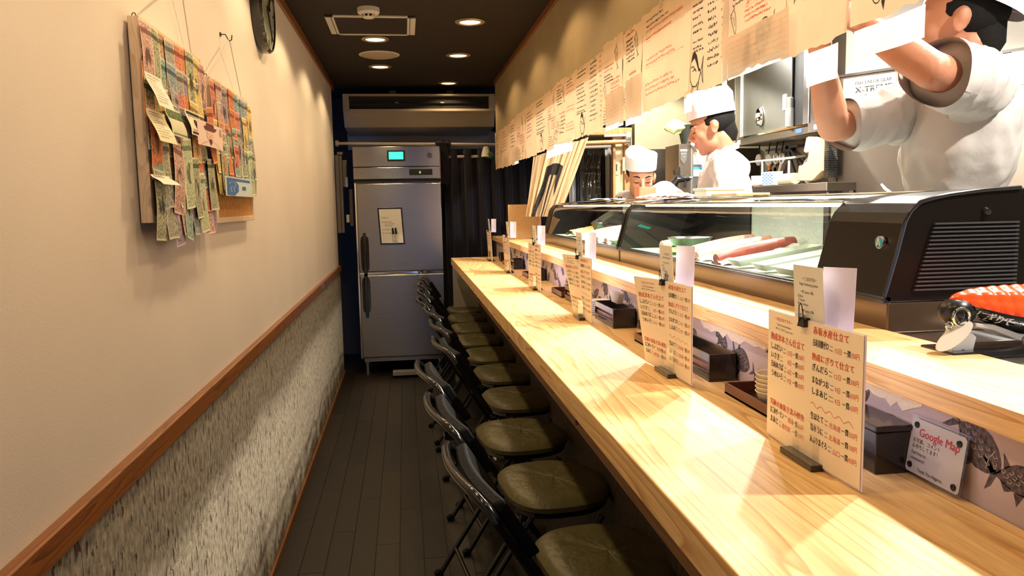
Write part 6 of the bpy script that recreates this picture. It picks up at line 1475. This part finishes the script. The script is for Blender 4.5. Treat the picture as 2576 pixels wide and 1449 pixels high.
# ================================================================ PEOPLE
def remesh(mb, name, mt, parent, vox, smooth=6, disp=0, dfreq=9, seed=0, fac=.5):
    me = bpy.data.meshes.new('tmp'); me.from_pydata(mb.v, [], mb.f)
    o = bpy.data.objects.new('tmp', me); C.objects.link(o)
    r = o.modifiers.new('r', 'REMESH'); r.mode = 'VOXEL'; r.voxel_size = vox
    s = o.modifiers.new('s', 'SMOOTH'); s.factor = fac; s.iterations = smooth
    dg = bpy.context.evaluated_depsgraph_get(); dg.update()
    m2 = bpy.data.meshes.new_from_object(o.evaluated_get(dg)); bpy.data.objects.remove(o)
    of = off(parent) if parent else Vector((0, 0, 0))
    nr = [v.normal.copy() for v in m2.vertices]
    for v, n_ in zip(m2.vertices, nr):
        d = 0
        if disp:
            p = v.co*dfreq+Vector((seed, 0, 0))
            w = noise.noise(Vector((p.x, p.y, p.z*.5))); d = disp*(1-2*abs(w))*.7+disp*.55*(1-2.2*abs(noise.noise(Vector((p.x*2.1, p.y*2.1, p.z*1.1+5)))))+disp*.2*noise.noise(p*4)
        v.co = v.co+n_*d-of
    m2.materials.clear(); m2.materials.append(mt); m2.name = name
    for p in m2.polygons: p.use_smooth = True
    o = bpy.data.objects.new(name, m2); C.objects.link(o); o.parent = parent; return o
def headmat(c, f, tilt=0):      # local +x face, +z up
    x = Vector(f).normalized(); z = Vector((0, 0, 1)); y = z.cross(x).normalized(); z = x.cross(y).normalized()
    R = Matrix((x, y, z)).transposed()
    if tilt: R = R @ Matrix.Rotation(tilt, 3, 'X')
    return R
def add_head(mb, c, R):
    T = lambda x, y, z: c+R @ Vector((x, y, z))
    E = lambda p, r, RR=None: mb.ell(T(*p), r, 20, R @ RR if RR else R)
    E((-.012, 0, .035), (.098, .077, .092)); E((.012, 0, .015), (.080, .070, .088)); E((.028, 0, -.038), (.062, .060, .072))
    E((.020, 0, -.062), (.062, .056, .044)); E((.062, 0, -.094), (.026, .026, .020)); E((.058, 0, -.062), (.034, .036, .034))
    for s in (-1, 1):
        E((.056, s*.036, -.020), (.030, .026, .028)); E((.074, s*.028, .026), (.018, .030, .010)); E((.070, s*.033, .004), (.017, .019, .013))
        E((-.006, s*.076, -.002), (.021, .007, .034), Matrix.Rotation(s*.35, 3, 'Z') @ Matrix.Rotation(-.2, 3, 'Y')); E((-.014, s*.083, .008), (.017, .006, .020), Matrix.Rotation(s*.45, 3, 'Z'))
        E((.086, s*.012, -.030), (.012, .010, .008))
    mb.tube([T(.086, 0, .018), T(.098, 0, -.004), T(.112, 0, -.027)], [.009, .0105, .0125], 12); E((.096, 0, -.032), (.013, .011, .009))
    E((.088, 0, -.056), (.013, .024, .0060)); E((.085, 0, -.067), (.012, .021, .0065))
    return T
def face_parts(c, R, par, hairback=True, hair=True):
    T = lambda x, y, z: c+R @ Vector((x, y, z))
    m = MB(); m.ell(T(.0935, 0, -.0585), (.0085, .022, .0042), 14, R).ell(T(.0915, 0, -.0655), (.0080, .019, .0048), 14, R); m.build('lips', M_lip, par, smooth=True)
    m = MB()
    for s in (-1, 1): m.tube([T(.091, s*.016, .030), T(.089, s*.034, .036), T(.078, s*.052, .031)], [.003, .0042, .002], 8)
    m.build('eyebrows', M_hair, par, smooth=True)
    m = MB()
    for s in (-1, 1): m.tube([T(.0895, s*.020, .0015), T(.0885, s*.034, -.0015), T(.080, s*.047, .002)], [.0012, .0024, .0012], 8)
    m.build('eyes', M_hair, par, smooth=True)
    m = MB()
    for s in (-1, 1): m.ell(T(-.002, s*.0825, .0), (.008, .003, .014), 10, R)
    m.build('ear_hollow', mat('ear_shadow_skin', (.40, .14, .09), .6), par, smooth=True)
    m = MB(); m.ell(T(-.022, 0, .030), (.096, .0815, .085), 24, R)
    # trim the hair: keep back and temples
    keep = []
    Ri = R.inverted()
    vs = [Ri @ (Vector(v)-c) for v in m.v]
    out = []
    for v in vs:
        x, y, z = v
        lim = -.045+max(0, (x+.03))*.95      # hairline rises toward the face
        if z < lim: z = lim; 
        if x > .045: x = .045
        out.append(tuple(c+R @ Vector((x, y*(1.0 if z > -.03 else .93), z))))
    m.v = out; m.build('hair', M_hair, par, smooth=True)
    m = MB(); m.tube([T(-.055, 0, -.01), T(-.060, 0, -.055), T(-.055, 0, -.085)], [.055, .050, .036], 16); m.build('nape_hair', M_hair, par, smooth=True)
def hat(c, R, par, z0=.050, h=.085, tilt=-.12, fold=True, rx=.103, ry=.090):
    Rt = R @ Matrix.Rotation(tilt, 3, 'Y')
    m = MB(); k = 36; rings = [(1.0, 0), (1.012, .012), (1.02, h*.5), (1.03, h*.93), (1.0, h*1.03), (.86, h*1.10), (.5, h*1.13), (.02, h*1.13)]
    vs = []
    for r, z in rings:
        for i in range(k):
            a = 2*PI*i/k; p = .85; ca, sa = math.cos(a), math.sin(a)
            zz = z0+z+.010*math.sin(a*2)*(z/h)**2+(.018*(1-abs(sa))*(z/h)**2 if r < .9 else 0)
            x_ = -.012+rx*r*math.copysign(abs(ca)**p, ca); y_ = ry*r*math.copysign(abs(sa)**p, sa)
            vs.append(c+Rt @ Vector((x_*(1+.012*math.sin(5*a+z*60)), y_, zz)))
    vs = vs
    m.add(vs, [(i*k+j, i*k+(j+1) % k, (i+1)*k+(j+1) % k, (i+1)*k+j) for i in range(len(rings)-1) for j in range(k)]+[tuple((len(rings)-1)*k+j for j in range(k))])
    h_ = m.build('hat', M_hat, par, smooth=True, ang=60)
    m = MB(); m.tube([c+Rt @ Vector((-.012+rx*1.02*math.cos(a), ry*1.02*math.sin(a), z0+.024)) for a in [i*2*PI/k for i in range(k)]], .0016, 5, closed=True); m.build('hat_band_seam', M_hat, h_, smooth=True)
def add_hand(mb, w, d, n, curl=.5, side=1, L=.18):
    d = Vector(d).normalized(); n = Vector(n); n = (n-d*n.dot(d)).normalized(); s = d.cross(n)*side
    mb.ell(w+d*.045, (.05, .042, .016), 14, Matrix((d, s, n)).transposed())
    for k, (o, ln) in enumerate(((-.028, .072), (-.010, .082), (.009, .076), (.026, .060))):
        p = w+d*.080+s*o; r = .0085-.0006*abs(k-1.2); dd = d.copy(); pts = [w+d*.05+s*o*.8, p]
        for j, q in enumerate((.45, .32, .26)):
            dd = (dd*math.cos(curl*.7)-n*math.sin(curl*.7)).normalized(); p = p+dd*ln*q; pts.append(p)
        mb.tube(pts, [r*1.1, r*1.1, r, r*.92, r*.75], 10)
    p = w+d*.022-s*.032; t_ = (d*.75-s*.6-n*.15).normalized(); mb.tube([w+d*.015-s*.01, p, p+t_*.036, p+(t_*.6+d*.4-n*.2).normalized()*.064], [.014, .0125, .0105, .0085], 10)
def chain(mb, pts, rs, k=14):
    for p, r in zip(pts, rs): mb.ell(p, (r, r, r), k)
    for i in range(len(pts)-1): mb.tube([pts[i], pts[i+1]], [rs[i], rs[i+1]], k)
def oval(mb, c, X, Y, rx, ry, rz): mb.ell(c, (rx, ry, rz), 20, Matrix((X, Y, X.cross(Y))).transposed())
def person(name, base, lab, headc, f, neckb, shL, shR, elL, elR, wrL, wrR, pelvis, chestr=(.12, .17), hatkw={}, hands=(None, None), sleeve=(.75, .75), tilt=0, wr_r=.026, sleeve_r=(.070, .064, .060), seed=1, belly=.135, cuffs=None):
    t = thing(name, base, lab, 'person'); R = headmat(headc, f, tilt)
    side = (shL-shR).normalized(); upd = (neckb-pelvis).normalized(); fw_d = side.cross(upd).normalized()
    b = MB(); T = add_head(b, headc, R)
    chain(b, [neckb, headc+R @ Vector((-.030, 0, -.055))], [.058, .056]); chain(b, [neckb-upd*.03, headc+R @ Vector((-.01, 0, -.06))], [.052, .040])
    chest = neckb.lerp(pelvis, .30); waist = neckb.lerp(pelvis, .68)
    fr = Matrix((fw_d, side, upd)).transposed()
    b.ell(chest, (chestr[0]*.85, chestr[1]*.88, .19), 20, fr).ell(waist, (.095, .13, .16), 20, fr).ell(pelvis, (.11, .15, .12), 20, fr)
    for sh, el, wr in ((shL, elL, wrL), (shR, elR, wrR)):
        chain(b, [neckb.lerp(sh, .5), sh], [.055, .052]); chain(b, [sh, sh.lerp(el, .5), el], [.050, .046, .040]); chain(b, [el, el.lerp(wr, .35), wr], [.039, .040, wr_r])
    for (wr, el), hd in zip(((wrL, elL), (wrR, elR)), hands):
        d, n, cu, sd = hd if hd else ((wr-el), Vector((0, 0, -1)), .4, 1)
        add_hand(b, wr, d, n, cu, sd)
    for s in (-1, 1):
        hp = pelvis+side*s*.09; kn = Vector((hp.x, hp.y, base[2]+.50))+fw_d*.03; an = Vector((hp.x, hp.y, base[2]+.09))
        chain(b, [hp, kn, an], [.085, .058, .040]); fd = Vector((fw_d.x, fw_d.y, 0)).normalized(); chain(b, [an+fd*.0-Vector((0, 0, .045)), an+fd*.13-Vector((0, 0, .055))], [.042, .032])
    remesh(b, 'body', M_skin, t, .0052, 5)
    face_parts(headc, R, t); hat(headc, R, t, **hatkw)
    sm = MB()
    sm.ell(chest, (chestr[0], chestr[1], .20), 24, fr).ell(waist, (belly, .165, .20), 24, fr).ell(pelvis, (.135, .17, .14), 24, fr)
    chain(sm, [neckb-upd*.035, chest], [.075, .10])
    for (sh, el, wr), sv in zip(((shL, elL, wrL), (shR, elR, wrR)), sleeve):
        chain(sm, [neckb.lerp(sh, .45)-upd*.02, sh], [.070, sleeve_r[0]+.004])
        if sv <= 1: chain(sm, [sh, sh.lerp(el, sv)], [sleeve_r[0], sleeve_r[1]])
        else: chain(sm, [sh, el, el.lerp(wr, sv-1)], sleeve_r)
    remesh(sm, 'chef_jacket', M_cloth, t, .009, 5, disp=.016, dfreq=8, seed=seed)
    if cuffs:
        for sh, el, wr, (r0, r1, fa, ln) in ((shL, elL, wrL, cuffs[0]), (shR, elR, wrR, cuffs[1])):
            ax = (el-sh).normalized(); pp = ax.orthogonal().normalized(); qq = ax.cross(pp); c_ = sh.lerp(el, fa)
            MB().slab(lambda a, b_: c_+ax*(b_*ln+.006*math.sin(a*12))+(pp*math.cos(a*2*PI)+qq*math.sin(a*2*PI))*(r0+(r1-r0)*b_+.005*math.sin(a*19+b_*3)*b_), 40, 5, ax*.002+pp*.0, 1).build('sleeve_cuff', M_cloth, t, smooth=True)
    # collar: two crossing bands
    m = MB()
    for s in (-1, 1):
        m.tube([neckb+side*s*.02-fw_d*.062+upd*.045, neckb+side*s*.066+upd*.030, neckb+side*s*.045+fw_d*.062-upd*.03, neckb-side*s*.01+fw_d*.105-upd*.12], [.014, .015, .014, .012], 10, sx=.5)
    m.build('collar', M_cloth, t, smooth=True)
    tr = MB()
    for s in (-1, 1):
        hp = pelvis+side*s*.09; kn = Vector((hp.x, hp.y, base[2]+.50))+fw_d*.03; an = Vector((hp.x, hp.y, base[2]+.12)); chain(tr, [hp, kn, an], [.105, .080, .065])
    tr.ell(pelvis-Vector((0, 0, .03)), (.13, .165, .12), 16, fr); remesh(tr, 'trousers', M_white, t, .014, 3)
    return t
V = Vector
# left chef: bowed over the box, facing the camera
h = atD(1611, 448, 4.45); f = V((-.16, -1, -.34))
nb = atD(1614, 478, 4.55)+V((0, .05, -.02))
person('person', (h.x, h.y+.2, .15), 'chef in white hat and jacket bowing his head behind the terracotta box', h, f, nb+V((0, .0, -.03)),
       atD(1672, 494, 4.58), atD(1577, 516, 4.6), atD(1755, 520, 4.35)+V((0, 0, -.05)), V((1.365, h.y+.12, 1.17)), atD(1706, 488, 3.98), V((1.38, h.y-.10, 1.22)),
       V((nb.x, nb.y+.16, .98)), hatkw=dict(z0=.056, h=.085, tilt=-.05, rx=.104, ry=.088), hands=((V((-.75, -.1, .12)), V((-.1, -.6, .6)), .25, 1), (V((.3, -.8, -.1)), V((0, 0, -1)), .4, 1)), sleeve=(1.0, 1.6), seed=3, chestr=(.125, .175))
# middle chef: profile, looking down to the left
h = atD(1790, 322, 3.62); f = V((-.93, .30, -.30))
nb = atD(1822, 392, 3.64)
person('person', (h.x+.1, h.y, .15), 'young chef in profile with tall white hat and short black hair, looking down', h, f, nb,
       atD(1838, 432, 3.48), atD(1822, 425, 3.82), atD(1836, 560, 3.42), atD(1815, 560, 3.85), atD(1812, 600, 3.36), atD(1800, 590, 3.80),
       V((nb.x+.02, nb.y+.02, .98)), chestr=(.115, .155), hatkw=dict(z0=.052, h=.095, tilt=-.10, rx=.108, ry=.092), sleeve=(1.2, 1.2), seed=9, belly=.12)
# nearest chef: arms raised to the papers
h = atD(2408, 62, 1.98); f = V((-.80, .58, .02))
nb = atD(2430, 140, 2.02)
person('person', (h.x+.05, h.y+.05, .15), 'nearest chef in white jacket reaching up with both arms to hang a paper', h, f, nb,
       atD(2446, 215, 1.87), atD(2345, 270, 2.16), atD(2342, 176, 1.66), atD(2096, 318, 1.98), atD(2180, 70, 1.72), atD(2066, 165, 1.80),
       V((nb.x-.02, nb.y+.03, 1.02)), chestr=(.125, .165), hatkw=dict(z0=.062, h=.10, tilt=-.46, rx=.120, ry=.098), hands=((V((-.6, .2, .6)), V((-.3, .8, 0)), .5, 1), (V((-.1, -.1, 1)), V((-1, 0, 0)), .5, 1)), sleeve=(.60, .74), sleeve_r=(.074, .066, .060), wr_r=.030, seed=5, belly=.15, cuffs=((.070, .074, .52, .105), (.064, .066, .70, .085)))
